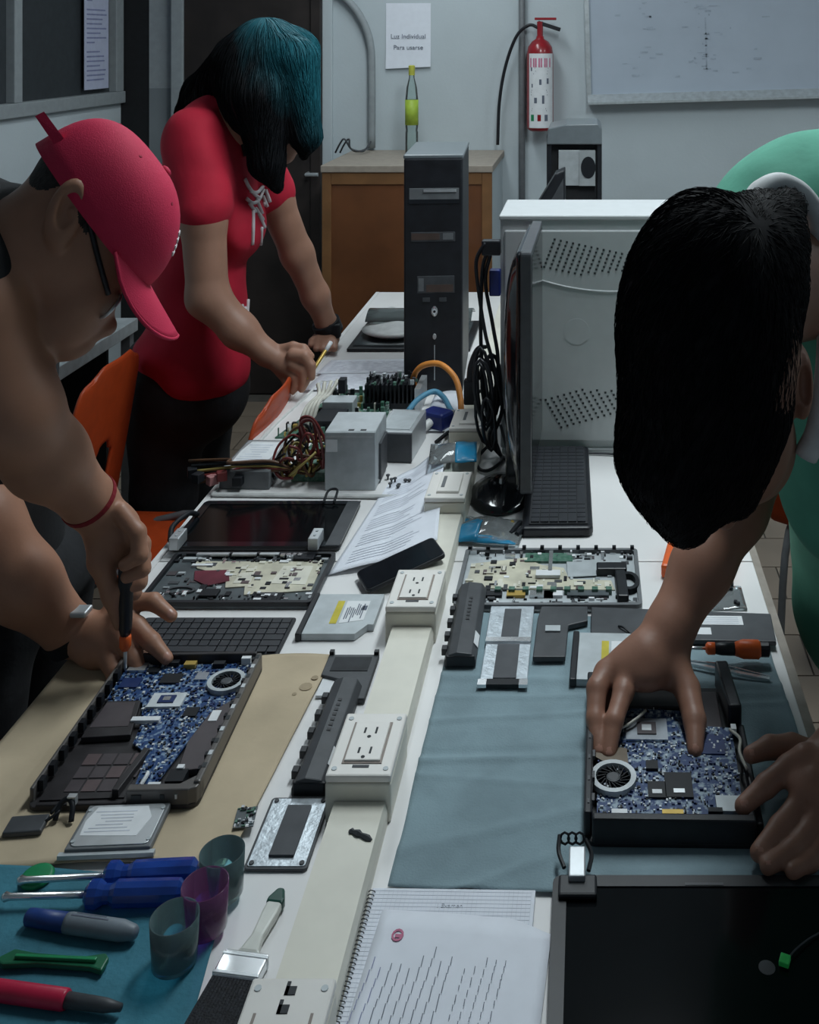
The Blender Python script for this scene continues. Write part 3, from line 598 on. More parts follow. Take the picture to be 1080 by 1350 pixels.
    components(c, [(-a*.95, -b*.5), (-a*.2, -b*.5), (-a*.2, b*.6), (-a*.95, b*.6)] if not flip else [(a*.2, -b*.9), (a*.95, -b*.9), (a*.95, b*.9), (a*.2, b*.9)], .006, 26, seed+3, ('charcoal', 'steel_dull', 'chip', 'laptop_panel', 'label_white'), (3, 3, 2, 2, 1), .022, .004)
    return c
deck((-.712, 2.135, T+.001), .345, .20, 'upturned laptop keyboard deck with cream and red film below the left screen', 21)
deck((-.078, 2.135, T+.003), .37, .225, 'upturned laptop keyboard deck with cream film at the top of the blue cloth', 22, True)
# ------------------------------------------------------------------ laptop screens
def screen(loc, wd, dp, rz, label):
    s = thing('laptop_screen', label, 'laptop screen', loc, rz); a, b = wd/2, dp/2
    MB().prism(rrect(-a, a, -b, b, .012), 0, .008).build('lid', m_('black_plastic'), s, bevel=.002)
    rg = MB(); ring(rg, rrect(-a, a, -b, b, .012), rrect(-a+.018, a-.018, -b+.02, b-.018, .003), .008, .0105); rg.build('bezel', m_('black_gloss'), s)
    MB().bb(-a+.016, a-.016, -b+.018, b-.016, .007, .0090).build('display', m_('screen'), s)
    return s
S1 = screen((-.727, 2.372, T+.004), .372, .222, 0, 'detached laptop screen lying face up above the left chassis')
for sx in (-.165, .135):
    h = MB().bb(sx-.011, sx+.011, -.135, -.085, .012, .038).build('hinge', m_('steel'), S1, bevel=.002)
    for k in range(2): MB().lathe([(.003, .038), (.003, .0395)], 8, (sx, -.12+k*.02, 0)).build('screw', m_('steel_dull'), h)
MB().tube(spline([(-.19, -.09, .012), (-.2, -.05, .025), (-.185, 0, .03), (-.175, .03, .015)], 5), .006, 6).build('hinge_cable', m_('chip'), S1, smooth=True)
MB().tube(spline([(.10, .09, .012), (.105, .12, .03), (.125, .125, .03), (.125, .09, .013)], 5), .003, 6).build('screen_cable', m_('chip'), S1, smooth=True)
MB().bb(.155, .186, -.108, .108, .0105, .0112).build('bezel_strip', m_('charcoal'), S1)
S2 = screen((.147, 1.245, T+.006), .385, .25, 0, 'large black laptop screen lying face up in the bottom right corner')
S2.children[0].data.materials[0] = m_('black_plastic')
h = MB().bb(-.172, -.150, .105, .155, .010, .026).build('hinge', m_('steel'), S2, bevel=.002)
MB().bb(-.185, -.135, .085, .118, .0102, .018).build('hinge_foot', m_('black_plastic'), S2, bevel=.003)
hr = MB(); 
for k in range(3): hr.tube([(-.178+.010*k+.006*math.cos(t*.8), .165, .028+.008*math.sin(t*.8)) for t in range(8)], .0016, 6, closed=True)
hr.build('hinge_loops', m_('chip'), S2); MB().tube(spline([(-.185, .168, .03), (-.186, .15, .022), (-.178, .13, .016)], 5), .003, 6).build('hinge_wire', m_('chip'), S2); MB().tube(spline([(-.15, .16, .03), (-.142, .145, .022), (-.146, .125, .016)], 5), .003, 6).build('hinge_wire', m_('chip'), S2)
MB().bb(-.02, .03, .108, .112, .0105, .0112).build('maker_mark', m_('charcoal'), S2)
wv = MB().tube(spline([(.085, -.01, .012), (.105, .01, .014), (.13, .03, .012), (.16, .045, .012)], 5), .0012, 5).build('thin_wire', m_('charcoal'), S2)
MB().box(.088, -.006, .014, .012, .014, .006, rz=-.4).build('green_connector', m_('green_tag'), S2, bevel=.001); MB().lathe([(.010, .009), (.010, .0095)], 14, (.066, -.01, 0)).build('dark_spot', m_('charcoal'), S2)
# ------------------------------------------------------------------ keyboards
def keyboard(root, wd, dp, cols, rows, z, km, rnd):
    me = {}; pitch = wd/cols
    for j in range(rows):
        x = -wd/2; i = 0
        while i < cols:
            n = 5 if (j == 0 and i == 4) else (2 if ((j in (1, 2) and i in (0, cols-2))) else 1)
            n = min(n, cols-i); kw = pitch*n
            if n not in me:
                me[n] = MB().prism(rrect(-kw/2+.0012, kw/2-.0012, -dp/rows/2+.0012, dp/rows/2-.0012, .0015, 2), 0, .0035).mesh('key', m_(km))
            shared('key', me[n], root, (x+kw/2, -dp/2+dp/rows*(j+.5), z)); x += kw; i += n
K = thing('laptop_keyboard', 'thin black laptop keyboard lying by the man\'s fingers', 'keyboard', (-.705, 1.938, T+.001))
MB().prism(rrect(-.145, .145, -.058, .062, .006), 0, .004).build('key_plate', m_('black_plastic'), K, bevel=.001); keyboard(K, .28, .112, 15, 6, .004, 'key', None)
K = thing('desktop_keyboard', 'black desktop keyboard beside the dark monitor', 'keyboard', (-.074, 2.562, T+.001), math.radians(1))
MB().prism([(-.078, -.235), (.074, -.235), (.082, -.222), (.080, .222), (.074, .233), (-.074, .233), (-.08, .222)], 0, .022).build('case', m_('black_plastic'), K, bevel=.006)
Kg = bpy.data.objects.new('key_bed', MB().bb(-.22, .22, -.066, .066, 0, .003).mesh('key_bed', m_('black_matte'))); COL.objects.link(Kg); Kg.parent = K; Kg.location = (.004, 0, .0215); Kg.rotation_euler = (0, 0, math.pi/2)
keyboard(Kg, .434, .126, 20, 6, .003, 'key', None)
tag(MB().tube(spline([(-.06, 2.795, T+.014), (-.02, 2.79, T+.007), (.05, 2.785, T+.006), (.12, 2.77, T+.006), (.22, 2.775, T+.006)], 6), .0035, 6).build('keyboard_cable', m_('charcoal'), smooth=True), 'dark keyboard cable lying along the foot of the white case', 'cable')
# ------------------------------------------------------------------ optical drives
def optical(loc, rz, wd, dp, label, z=.013):
    o = thing('optical_drive', label, 'optical drive', loc, rz, 'slim laptop optical drives'); a, b = wd/2, dp/2
    MB().prism([(-a, -b), (a*.55, -b), (a*.82, -b*.55), (a, -b*.55), (a, b), (-a, b)], 0, z).build('drive_body', m_('steel_dull'), o, bevel=.001)
    MB().box(-a-.006, 0, z*.55, .011, dp*1.04, z*1.15).build('front_bezel', m_('black_plastic'), o, bevel=.002)
    MB().prism([(-a*.05, -b*.5), (a*.65, -b*.35), (a*.65, b*.62), (-a*.05, b*.62)], z, z+.0005).build('sticker', m_('label_white'), o)
    MB().prism([(-a*.33, -b*.52), (-a*.12, -b*.52), (-a*.12, b*.62), (-a*.33, b*.62)], z, z+.0006).build('yellow_sticker', m_('yellow'), o)
    pr = MB(); rnd = random.Random(3)
    for k in range(9): pr.box(a*(.05+.06*k), rnd.uniform(-.1, .2)*b, z+.0007, .002, b*rnd.uniform(.3, .8), .0003)
    pr.box(a*.55, b*.25, z+.0007, .010, .016, .0003); pr.build('sticker_print', m_('ink'), o); return o
optical((-.468, 1.998, T+.001), math.radians(0), .128, .138, 'slim silver optical drive with a yellow strip beside the left chassis')
optical((.045, 1.852, T+.0065), math.radians(-2), .125, .14, 'slim silver optical drive under the boy\'s hand')
# ------------------------------------------------------------------ batteries
def battery(loc, rz, wd, dp, label, z0=.0):
    o = thing('laptop_battery', label, 'battery', loc, rz, 'black laptop batteries'); a, b = wd/2, dp/2
    Mx = Matrix(((1, 0, 0, 0), (0, 0, 1, 0), (0, 1, 0, 0), (0, 0, 0, 1)))
    MB().prism([(-a, 0), (a, 0), (a, .012), (a*.72, .024), (-a*.2, .027), (-a*.75, .022), (-a, .010)], -b, b, M=Mx).build('battery_body', m_('charcoal'), o, bevel=.002)
    MB().bb(-a*.9, a*.95, -b-.0015, -b+.004, .001, .021).build('end_cap', m_('black_plastic'), o, bevel=.002)
    for k in range(5): MB().box(-a-.003, -b*.7+k*b*.36, .010, .010, .014, .012).build('latch_tab', m_('black_plastic'), o, bevel=.001)
    M = Matrix.Translation((a*.86, -b*.55, .0185)) @ Matrix.Rotation(math.radians(52), 4, 'Y')
    MB().box(0, 0, .001, .012, b*.32, .0008, M=M).build('sticker', m_('label_white'), o)
    pr = MB()
    for k in range(7): pr.box(a*.1, b*(-.1+.1*k), .0268, a*.25, b*.05, .0004)
    pr.build('embossed_text', m_('black_plastic'), o); return o
battery((-.412, 1.655, T+.001), math.radians(0), .052, .245, 'long black laptop battery lying against the socket box on the left')
battery((-.228, 1.955, T+.008), math.radians(1), .056, .24, 'black laptop battery on the upper left corner of the blue cloth')
# ------------------------------------------------------------------ covers and plates
c = thing('cover_panel', 'silver foil-lined cover panel with a black pad beside the trunking', 'laptop cover', (-.420, 1.46, T+.001), math.radians(0))
MB().prism(rrect(-.043, .043, -.066, .066, .006), 0, .004).build('panel', m_('charcoal'), c, bevel=.001); MB().prism(rrect(-.039, .039, -.062, .062, .004), .004, .005).build('foil_lining', m_('foil'), c)
MB().bb(-.014, .020, -.047, .045, .005, .0085).build('thermal_pad', m_('tape_grey'), c)
for (x, y) in ((-.034, -.057), (.034, -.057), (-.034, .057), (.034, .057)): MB().lathe([(.0035, .005), (.0035, .0065)], 8, (x, y, 0)).build('screw', m_('charcoal'), c)
c = thing('hard_drive_caddy', 'black cover piece lying behind the left battery', 'laptop cover', (-.420, 1.815, T+.001))
MB().prism([(-.045, .055), (.045, .055), (.045, -.07), (.0, -.07), (-.004, -.02), (-.045, -.005)], 0, .010).build('cover', m_('charcoal'), c, bevel=.002); MB().bb(-.032, .034, .005, .045, .010, .011).build('recess', m_('black_matte'), c)
for sx in (-.04, .04): MB().box(sx, .056, .008, .008, .008, .016).build('tab', m_('black_plastic'), c)
MB().box(-.026, -.03, .003, .03, .05, .004).build('white_card', m_('label_white'), c)
c = thing('heat_shield', 'silver foil shield plate with two dark strips on the blue cloth', 'shield plate', (-.146, 1.905, T+.0085), math.radians(0))
MB().prism(rrect(-.042, .042, 0, .12, .004), 0, .006).build('plate', m_('foil'), c, bevel=.001); MB().prism(rrect(-.040, .042, -.12, 0, .004), 0, .005).build('plate', m_('foil'), c, bevel=.001)
MB().bb(-.014, .018, .01, .105, .006, .0075).build('dark_strip', m_('tape_grey'), c); MB().bb(-.018, .022, -.11, -.01, .005, .0065).build('dark_strip', m_('tape_grey'), c)
MB().bb(-.041, .041, -.005, .008, .005, .009).build('bar', m_('steel_bright'), c); MB().bb(-.04, .04, -.128, -.112, .0, .006).build('edge_bar', m_('chip'), c); MB().bb(-.043, -.028, -.13, -.114, .001, .007).build('edge_clip', m_('steel_bright'), c); MB().bb(.028, .043, -.13, -.114, .001, .007).build('edge_clip', m_('steel_bright'), c)
c = thing('cover_panel', 'small charcoal cover with a metal clip on the blue cloth', 'laptop cover', (-.05, 1.935, T+.0085))
MB().prism([(-.048, -.085), (.010, -.085), (.014, .015), (.05, .03), (.05, .08), (-.040, .08), (-.045, .04)], 0, .010).build('cover', m_('charcoal'), c, bevel=.002); MB().box(-.015, .0, .0115, .028, .018, .003).build('clip', m_('steel_dull'), c)
c = thing('cover_panel', 'long dark grey bottom panel with white stickers behind the orange screwdriver', 'laptop cover', (.178, 1.962, T+.0085), math.radians(-1))
MB().prism([(-.172, -.055), (.168, -.06), (.172, .032), (-.172, .05)], 0, .009).build('panel', m_('charcoal'), c, bevel=.002)
MB().box(.075, .006, .0093, .08, .030, .0006).build('sticker', m_('label_white'), c); MB().box(.022, -.030, .0093, .06, .022, .0006).build('sticker', m_('label_white'), c); MB().tube(spline([(-.12, -.02, .011), (-.11, -.03, .014), (-.095, -.045, .010)], 4), .002, 5).build('stray_wire', m_('chip'), c)
pr = MB()
for k in range(4): pr.box(.072, -.004+.006*k, .0098, .07, .0014, .0003)
pr.build('sticker_print', m_('ink_light'), c)
p = thing('phone', 'black phone partly under the curled paper sheet', 'phone', (-.385, 2.150, T+.026), rot=(0, -.22, math.radians(27)))
MB().prism(rrect(-.085, .085, -.042, .042, .010), 0, .009).build('body', m_('black_plastic'), p, bevel=.002); MB().prism(rrect(-.082, .082, -.039, .039, .008), .009, .0096).build('glass', m_('black_gloss'), p)
# ------------------------------------------------------------------ hard disk, small bits on the tan sheet
def harddisk(loc, rz, wd, dp, h, label):
    o = thing('hard_disk', label, 'hard disk', loc, rz); a, b = wd/2, dp/2
    MB().bb(-a, a, -b, b, 0, h).build('casting', m_('grey_plastic'), o, bevel=.002); MB().prism(rrect(-a*.92, a*.92, -b*.9, b*.92, .008), h, h+.0012).build('lid', m_('steel'), o, bevel=.0006)
    MB().prism([(-a*.8, -b*.45), (a*.55, -b*.55), (a*.7, b*.3), (a*.5, b*.82), (-a*.72, b*.82), (-a*.85, b*.2)], h+.0012, h+.0016).build('sticker', m_('label_white'), o)
    pr = MB(); rnd = random.Random(8)
    for k in range(7): pr.box(-a*.15+rnd.uniform(-.1, .1)*a, b*(-.3+.15*k), h+.0018, a*rnd.uniform(.5, 1.1), b*.04, .0003)
    pr.build('sticker_print', m_('ink_light'), o)
    for sx in (-1, 1):
        for sy in (-.7, .7): MB().lathe([(.003, h+.001), (.003, h+.0022)], 8, (sx*a*.88, sy*b, 0)).build('screw', m_('steel_dull'), o)
    return o
H = harddisk((-.655, 1.452, T+.010), math.radians(3), .115, .082, .010, 'small hard disk with a white sticker on the tan sheet')
MB().bb(-.064, .064, -.047, -.040, 0, .006).build('caddy_rail', m_('steel_dull'), H)
m = thing('memory_card_board', 'tiny green and silver circuit card near the edge of the tan sheet', 'circuit board', (-.487, 1.478, T+.0105), math.radians(8))
MB().bb(-.014, .014, -.019, .019, 0, .0015).build('board', m_('dark_tray'), m); components(m, [(-.013, -.018), (.013, -.018), (.013, .018), (-.013, .018)], .0015, 36, 4, ('steel_bright', 'chip', 'green_pcb'), (3, 2, 2), .007, .003)
a = thing('black_adapter', 'small flat black part at the left edge of the tan sheet', 'laptop part', (-.785, 1.462, T+.0095), math.radians(6)); MB().bb(-.03, .022, -.018, .014, 0, .008).build('body', m_('charcoal'), a, bevel=.002); MB().tube(spline([(.02, 0, .006), (.035, .01, .012), (.03, .028, .012), (.022, .015, .006)], 5), .0022, 6).build('lead', m_('chip'), a, smooth=True)
a = thing('hinge_bracket', 'small twisted black bracket in front of the left laptop base', 'laptop part', (-.742, 1.482, T+.0095)); MB().tube(spline([(-.012, -.012, .003), (-.010, .0, .018), (0, .005, .022), (.008, -.002, .016), (.012, -.014, .003)], 5), .004, 6).build('bracket', m_('chip'), a, smooth=True); MB().box(.004, .006, .02, .012, .008, .012).build('bracket_tip', m_('steel'), a)
# ------------------------------------------------------------------ tools at bottom left
zc = T+.0105
s = thing('screwdriver', 'screwdriver with a transparent blue handle, the nearer of two on the teal cloth', 'screwdriver', (-.52, 1.338, zc+.010), math.radians(182)); s2 = s
def screwdriver(s, hl, sl, hm, r=.0155, sr=.004):
    Mx = Matrix.Rotation(math.radians(90), 4, 'Y')
    MB().lathe([(r*.6, 0), (r*.98, .006), (r, .02), (r, hl*.68), (r*.72, hl*.74), (r*.72, hl*.80), (r*1.05, hl*.86), (r*1.05, hl*.95), (r*.6, hl)], 12, M=Mx).build('handle', m_(hm), s, bevel=.0006)
    MB().lathe([(sr, hl-.003), (sr, hl+sl*.9), (sr*1.5, hl+sl*.96), (sr*.8, hl+sl)], 10, M=Mx).build('shaft', m_('steel_bright'), s, smooth=True)
screwdriver(s, .125, .105, 'blue_acetate')
s = thing('screwdriver', 'screwdriver with a clear and blue handle, the farther of two on the teal cloth', 'screwdriver', (-.515, 1.372, zc+.010), math.radians(184)); screwdriver(s, .12, .11, 'blue_acetate')
d = thing('bottle_top', 'flat green plastic disc on the teal cloth', 'disc', (-.728, 1.374, zc-.002)); MB().lathe([(.020, 0), (.021, .003), (.019, .006), (.016, .0065)], 24).build('disc', m_('green_plastic'), d, smooth=True)
k = thing('marker_pen', 'grey marker pen with a blue cap on the teal cloth', 'marker', (-.63, 1.292, zc+.007), math.radians(-9)); Mx = Matrix.Rotation(math.radians(90), 4, 'Y')
MB().lathe([(.007, -.075), (.0095, -.072), (.0105, -.02)], 16, M=Mx).build('cap', m_('marker_blue'), k, smooth=True); MB().lathe([(.0105, -.02), (.0112, -.015), (.0112, .055), (.008, .072), (.006, .075)], 16, M=Mx).build('barrel', m_('marker_grey'), k, smooth=True)
pr = MB(); pr.box(.012, 0, .0112, .05, .002, .0005).box(.012, .004, .0106, .04, .0015, .0005); pr.build('barrel_print', m_('ink'), k)
p = thing('pry_tool', 'dark green plastic pry tool on the teal cloth', 'pry tool', (-.637, 1.245, zc-.001), math.radians(-3))
MB().prism([(-.075, -.004), (-.058, .012), (-.03, .008), (.03, .006), (.055, .012), (.062, .006), (.062, -.012), (.045, -.008), (-.02, -.006), (-.06, -.010)], 0, .007).build('blade', m_('green_dark'), p, bevel=.002); MB().prism([(-.05, .001), (.05, .002), (.05, -.003), (-.05, -.003)], .007, .011).build('ridge', m_('green_plastic'), p, bevel=.001)
p = thing('red_pen', 'crimson handled pen with a dark tip cut off by the bottom edge', 'pen', (-.64, 1.198, zc+.006), math.radians(-8)); MB().lathe([(.008, -.10), (.0105, -.09), (.0105, .04), (.0095, .043)], 14, M=Mx).build('barrel', m_('pen_red'), p, smooth=True); MB().lathe([(.008, .043), (.007, .09), (.004, .11)], 12, M=Mx).build('tip', m_('charcoal'), p, smooth=True)
def cup(x, y, r, h, mt, label, lean=0):
    c = thing('plastic_cup', label, 'cup', (x, y, zc-.002), group='small clear cups')
    MB().lathe([(r*.86, 0), (r*.92, .002), (r, h), (r-.0014, h), (r*.90, .006), (.0005, .005)], 40, cap=True).build('cup_wall', m_(mt), c, smooth=True)
    return c
cup(-.497, 1.250, .0285, .055, 'cup_teal', 'small clear teal cup, the nearest of the three')
cup(-.478, 1.298, .0285, .055, 'cup_pink', 'small clear magenta cup between two teal cups')
cup(-.475, 1.350, .0285, .055, 'cup_teal', 'small clear teal cup behind the magenta cup')
# paint brush
b = thing('paint_brush', 'flat paint brush with a white handle and black bristles', 'brush', (-.410, 1.267, T+.001), math.radians(-8))
hp = [(-.004, .085), (.004, .085), (.010, .072), (.0105, .050), (.008, .015), (.012, -.004), (.016, -.010), (-.016, -.010), (-.012, -.004), (-.008, .015), (-.0105, .050), (-.010, .072)]
MB().prism([p for p in hp], .002, .014).build('handle', m_('brush_white'), b, bevel=.004); MB().prism([(-.0045, .0855), (.0045, .0855), (.0112, .070), (.0113, .062), (-.0113, .062), (-.0112, .070)], .001, .0150).build('painted_tip', m_('brush_green'), b, bevel=.003)
MB().bb(-.028, .028, -.045, -.010, .001, .015).build('ferrule', m_('steel_bright'), b, bevel=.002)
for y in (-.016, -.041): MB().bb(-.0285, .0285, y-.002, y+.002, .0008, .0156).build('ferrule_ridge', m_('steel'), b, bevel=.0006)
g = MB(); 
for i in range(14): g.prism([(-.027+.0040*i, -.044), (-.0235+.0040*i, -.044), (-.0235+.0042*i-.001, -.115-.006*math.sin(i*1.7)), (-.0275+.0042*i-.001, -.112)], .002, .013)
g.build('bristles', m_('bristle'), b)
# notebook and written sheet
n = thing('spiral_notebook', 'spiral notebook with squared paper under the handwritten sheet', 'notebook', (-.178, 1.235, T+.001), math.radians(-1))
MB().bb(-.105, .108, -.12, .122, 0, .008).build('page_block', m_('paper'), n, bevel=.001)
gl = MB()
for k in range(36): gl.box(-.10+.0058*k, .0, .0082, .0004, .238, .0002)
for k in range(40): gl.box(0, -.117+.006*k, .0082, .206, .0004, .0002)
gl.build('ruling', m_('grid_line'), n)
sp = MB()
for k in range(38): sp.tube([(-.105+.006*math.cos(t*.9), -.115+.0062*k, .005+.006*math.sin(t*.9)) for t in range(7)], .0007, 5, closed=True)
sp.build('spiral_binding', m_('charcoal'), n)
text('heading', 'I Examen', .009, m_('ink_light'), n, (.0, .092, .0083), (0, 0, 0))
n = thing('written_sheet', 'sheet of handwritten lines with a pink stamp lying on the notebook', 'paper', (-.170, 1.19, T+.0095), math.radians(-4))
MB().grid(lambda a, b: ((-.100+.218*a), -.10+.225*b-.020*max(0, a-.78)/.22*(b > .99), .0008+.004*abs(a-.5)**2*b+.0015*math.sin(a*5)*b), 16, 8).build('sheet', m_('paper'), n, solid=.0004, smooth=True)
rnd = random.Random(12); lines = MB(); l2 = MB()
for k in range(14):
    x = -.088+.0115*k; top = .080-rnd.uniform(0, .05)-(.03 if k in (1, 2) else 0); y = top; tgt = l2 if k < 2 else lines
    while y > -.1:
        seg = rnd.uniform(.003, .010) if k > 8 else rnd.uniform(.008, .02)
        tgt.box(x+(y-.08)*.10+(.008 if k > 8 else 0), y-seg/2, .0032, .0009, seg, .0003); y -= seg+(rnd.uniform(.002, .008) if k > 8 else .0016)
lines.build('handwriting', m_('ink'), n); l2.build('handwriting', m_('ink_blue'), n)
pk = MB(); ring(pk, [(-.071+.0075*math.cos(k*.52), .088+.009*math.sin(k*.52)) for k in range(12)], [(-.071+.005*math.cos(k*.52), .088+.006*math.sin(k*.52)) for k in range(12)], .0030, .0034); pk.box(-.070, .087, .0032, .008, .005, .0003); pk.build('stamp', m_('ink_pink'), n)
# curled sheet in the middle
def cs(a, b):
    p = Vector((-.539, 2.16, 0))*(1-a)*(1-b)+Vector((-.322, 2.225, 0))*a*(1-b)+Vector((-.378, 2.76, 0))*a*b+Vector((-.50, 2.62, 0))*(1-a)*b
    z = .004+.085*max(0, a-.45)**1.2+.012*math.sin(a*3.1)*(1-b*.4)
    return (p.x, p.y, T+z)
n = thing('paper_sheet', 'curled white printed sheet lying across the trunking', 'paper'); MB().grid(cs, 24, 24).build('sheet', m_('paper'), n, smooth=True, solid=.0006)
pm = MB(); rnd = random.Random(5)
for k in range(34):
    b = .06+.026*k; a0, a1 = .12, .12+.7*rnd.uniform(.5, 1); N = 10
    if k % 6 == 5: continue
    for i in range(N):
        q0, q1 = [Vector(cs(a0+(a1-a0)*t/N, b))+Vector((0, 0, .0012)) for t in (i, i+1)]; dv = Vector((.0, .0028, 0)); pm.add([q0, q1, q1+dv, q0+dv], [(0, 1, 2, 3)])
pm.build('printed_lines', m_('ink_light'), n)
# ------------------------------------------------------------------ white tray with PC parts
t = thing('case_side_panel', 'white metal PC side panel used as a tray for parts', 'tray', (0, 0, T+.001)); pl = [(-.915, 2.535), (-.40, 2.52), (-.40, 3.33), (-.86, 3.36), (-.90, 3.0)]
MB().prism(pl, 0, .004).build('panel', m_('table'), t)
for i in range(5):
    p, q = Vector((*pl[i], .006)), Vector((*pl[(i+1) % 5], .006)); MB().tube([p, q], .005, 6).build('rim', m_('white_plastic'), t)
zt = T+.0055
p = thing('power_supply', 'silver PC power supply box standing on the tray', 'power supply', (-.585, 2.56, zt))
MB().bb(-.063, .062, 0, .140, 0, .143).build('housing', m_('steel_dull'), p, bevel=.002); MB().bb(-.062, .061, .004, .136, .143, .144).build('lid', m_('steel'), p)
MB().bb(-.060, -.032, -.001, .0, .095, .125).build('sticker', m_('label_white'), p); MB().bb(.0622, .068, .04, .12, .01, .10).build('side_socket', m_('charcoal'), p)
for x in (.0, .03): MB().box(x, .012, .1443, .014, .008, .001).build('vent_slot', m_('hole'), p)
MB().bb(-.06, .055, -.0012, -.0002, .130, .134).build('fold_line', m_('steel'), p)
def optbay():
    o = thing('desktop_optical_drive', 'desktop optical drive with a black front beside the power supply', 'optical drive', (-.502, 2.73, zt), math.radians(-4)); MB().bb(-.055, .040, .003, .17, 0, .078).build('drive_body', m_('steel'), o, bevel=.002); MB().bb(-.056, .041, -.006, .003, .002, .077).build('front_bezel', m_('charcoal'), o, bevel=.002); MB().bb(-.045, .03, .02, .15, .078, .0795).build('lid_emboss', m_('steel_dull'), o); return o
optbay()
b = thing('desktop_motherboard', 'green desktop circuit board with heat sink behind the power supply', 'circuit board', (-.72, 3.05, zt)); pl = [(-.15, -.16), (.13, -.16), (.13, .20), (-.07, .20)]
MB().prism(pl, 0, .004).build('board', m_('green_pcb'), b); components(b, pl, .004, 160, 31, ('green_pcb', 'chip', 'steel_bright', 'white_wire', 'gold'), (4, 4, 1, 2, 1), .018, .030)
MB().bb(-.05, .03, -.15, -.05, .004, .045).build('socket_block', m_('chip'), b, bevel=.002); MB().bb(-.05, .04, -.04, .02, .004, .06).build('port_block', m_('steel_dull'), b, bevel=.003); MB().bb(-.02, .0, .03, .06, .06, .10).build('capacitor', m_('chip'), b)
hs = MB().bb(.05, .20, .06, .16, .004, .02)
for k in range(12): hs.bb(.052+.0125*k, .057+.0125*k, .06, .16, .02, .075)
hs.build('heat_sink', m_('chip'), b); components(b, [(.05, .06), (.2, .06), (.2, .16), (.05, .16)], .075, 50, 33, ('green_pcb', 'chip', 'charcoal', 'steel_dull'), (2, 4, 2, 1), .016, .02); MB().bb(.205, .222, .04, .17, 0, .07).build('port_shield', m_('steel'), b)
for k in range(4): MB().tube(spline([(-.10+.012*k, -.10, .01), (-.09+.012*k, -.06, .05+.005*k), (-.075+.01*k, .02, .06), (-.09+.02*k, .07, .075+.004*k)], 5), .006, 6).build('wire', m_('white_wire'), b, smooth=True)
h = harddisk((-.845, 2.665, zt), math.radians(-2), .125, .20, .045, 'desktop hard disk at the left of the tray under coloured wires')
b = thing('controller_board', 'green controller board partly behind the power supply wires', 'circuit board', (-.675, 2.70, zt)); MB().bb(-.07, .06, -.09, .10, 0, .022).build('board', m_('green_pcb'), b); components(b, [(-.07, -.09), (.06, -.09), (.06, .10), (-.07, .10)], .022, 60, 41, ('green_pcb', 'gold', 'chip', 'white_wire'), (3, 2, 2, 2), .016, .012)
w = thing('wire_bundle', 'tangle of red, brown and yellow power supply wires on the tray', 'wires', (-.72, 2.61, zt+.02)); rnd = random.Random(17)
cols = ['wire_brown', 'wire_red', 'wire_yellow', 'chip', 'wire_brown', 'wire_yellow', 'wire_red', 'chip']
for k in range(22):
    r1, h1 = rnd.uniform(.02, .06), rnd.uniform(.03, .12); ph = rnd.uniform(0, 6.3); cx, cy = rnd.uniform(-.03, .02), rnd.uniform(-.03, .03)
    q = [(cx+r1*math.cos(ph+a)*.8, cy+r1*math.sin(ph+a)*.6, h1*(.5+.5*math.sin(a*.9+k))) for a in (0, .9, 1.8, 2.7, 3.6, 4.5)]
    q = [(.07, .02, .06+.02*math.sin(k))]+q if k % 3 == 0 else q
    MB().tube(spline(q, 5), .0034, 5).build('wire', m_(cols[k % 8]), w, smooth=True)
for k in range(3): MB().tube(spline([(.0+.01*k, .0, .08), (.0, -.005, .125+.006*k), (.03, 0, .13+.004*k), (.04+.012*k, 0, .07), (.06, -.02, .02)], 6), .0036, 5).build('wire', m_('wire_pink' if k == 1 else 'wire_red'), w, smooth=True)
for k in range(5): MB().tube(spline([(-.02, -.02, .02), (-.07, -.03, .02+.006*k), (-.12-.01*k, -.02-.01*k, .02+.008*k), (-.17, -.035, .01+.01*k), (-.235-.01*k, -.05+.008*k, .0+.01*k)], 5), .004, 5).build('wire', m_(cols[k]), w, smooth=True)
for k, (x, y, cl) in enumerate(((-.14, -.055, 'chip'), (-.18, -.055, 'wire_red'), (-.205, -.05, 'wire_pink'), (-.235, -.065, 'chip'), (-.16, -.02, 'chip'), (-.26, -.035, 'chip'))): MB().box(x, y, .006+.012*(k % 2), .024, .022, .022, rz=.4*k).build('plug', m_(cl), w, bevel=.002)
sc = random.Random(3)
for k in range(8):
    x, y = -.475+sc.uniform(-.03, .03), 2.585+sc.uniform(-.03, .05)
    tag(MB().lathe([(.0025, 0), (.0025, .009), (.005, .010), (.005, .013)], 8, (x, y, zt)).build('loose_screw', m_('charcoal')), 'tiny dark screw standing among loose screws on the tray\'s near right corner', 'screw', 'loose screws on the tray')
# ------------------------------------------------------------------ cables in the middle
c = thing('orange_cable', 'orange flat cable arching in front of the black tower', 'cable', (0, 0, 0)); MB().tube(spline([P(552, 522, 3.20), P(545, 500, 3.17), P(556, 483, 3.15), P(580, 480, 3.13), P(600, 498, 3.10), P(607, 525, 3.06), P(608, 543, 3.03)], 8), .009, 8).build('cable', m_('orange_cable'), c, smooth=True)
c = thing('blue_cable', 'blue data cable draped over papers in front of the tower', 'cable'); MB().tube(spline([P(538, 542, 3.03), P(552, 526, 3.06), P(572, 516, 3.1), P(585, 524, 3.08), P(594, 540, 3.02), P(602, 549, 2.99)], 7), .008, 8).build('cable', m_('sata_blue'), c, smooth=True); MB().box(0, 0, 0, .03, .02, .016, M=Matrix.Translation(P(600, 551, 2.98)) @ Matrix.Rotation(-.7, 4, 'Y')).build('plug', m_('chip'), c)
c = thing('blue_cable', 'second blue data cable looping behind the first', 'cable'); MB().tube(spline([P(545, 533, 3.09), P(560, 520, 3.14), P(578, 518, 3.16), P(588, 530, 3.13)], 7), .007, 8).build('cable', m_('vga_blue'), c, smooth=True)
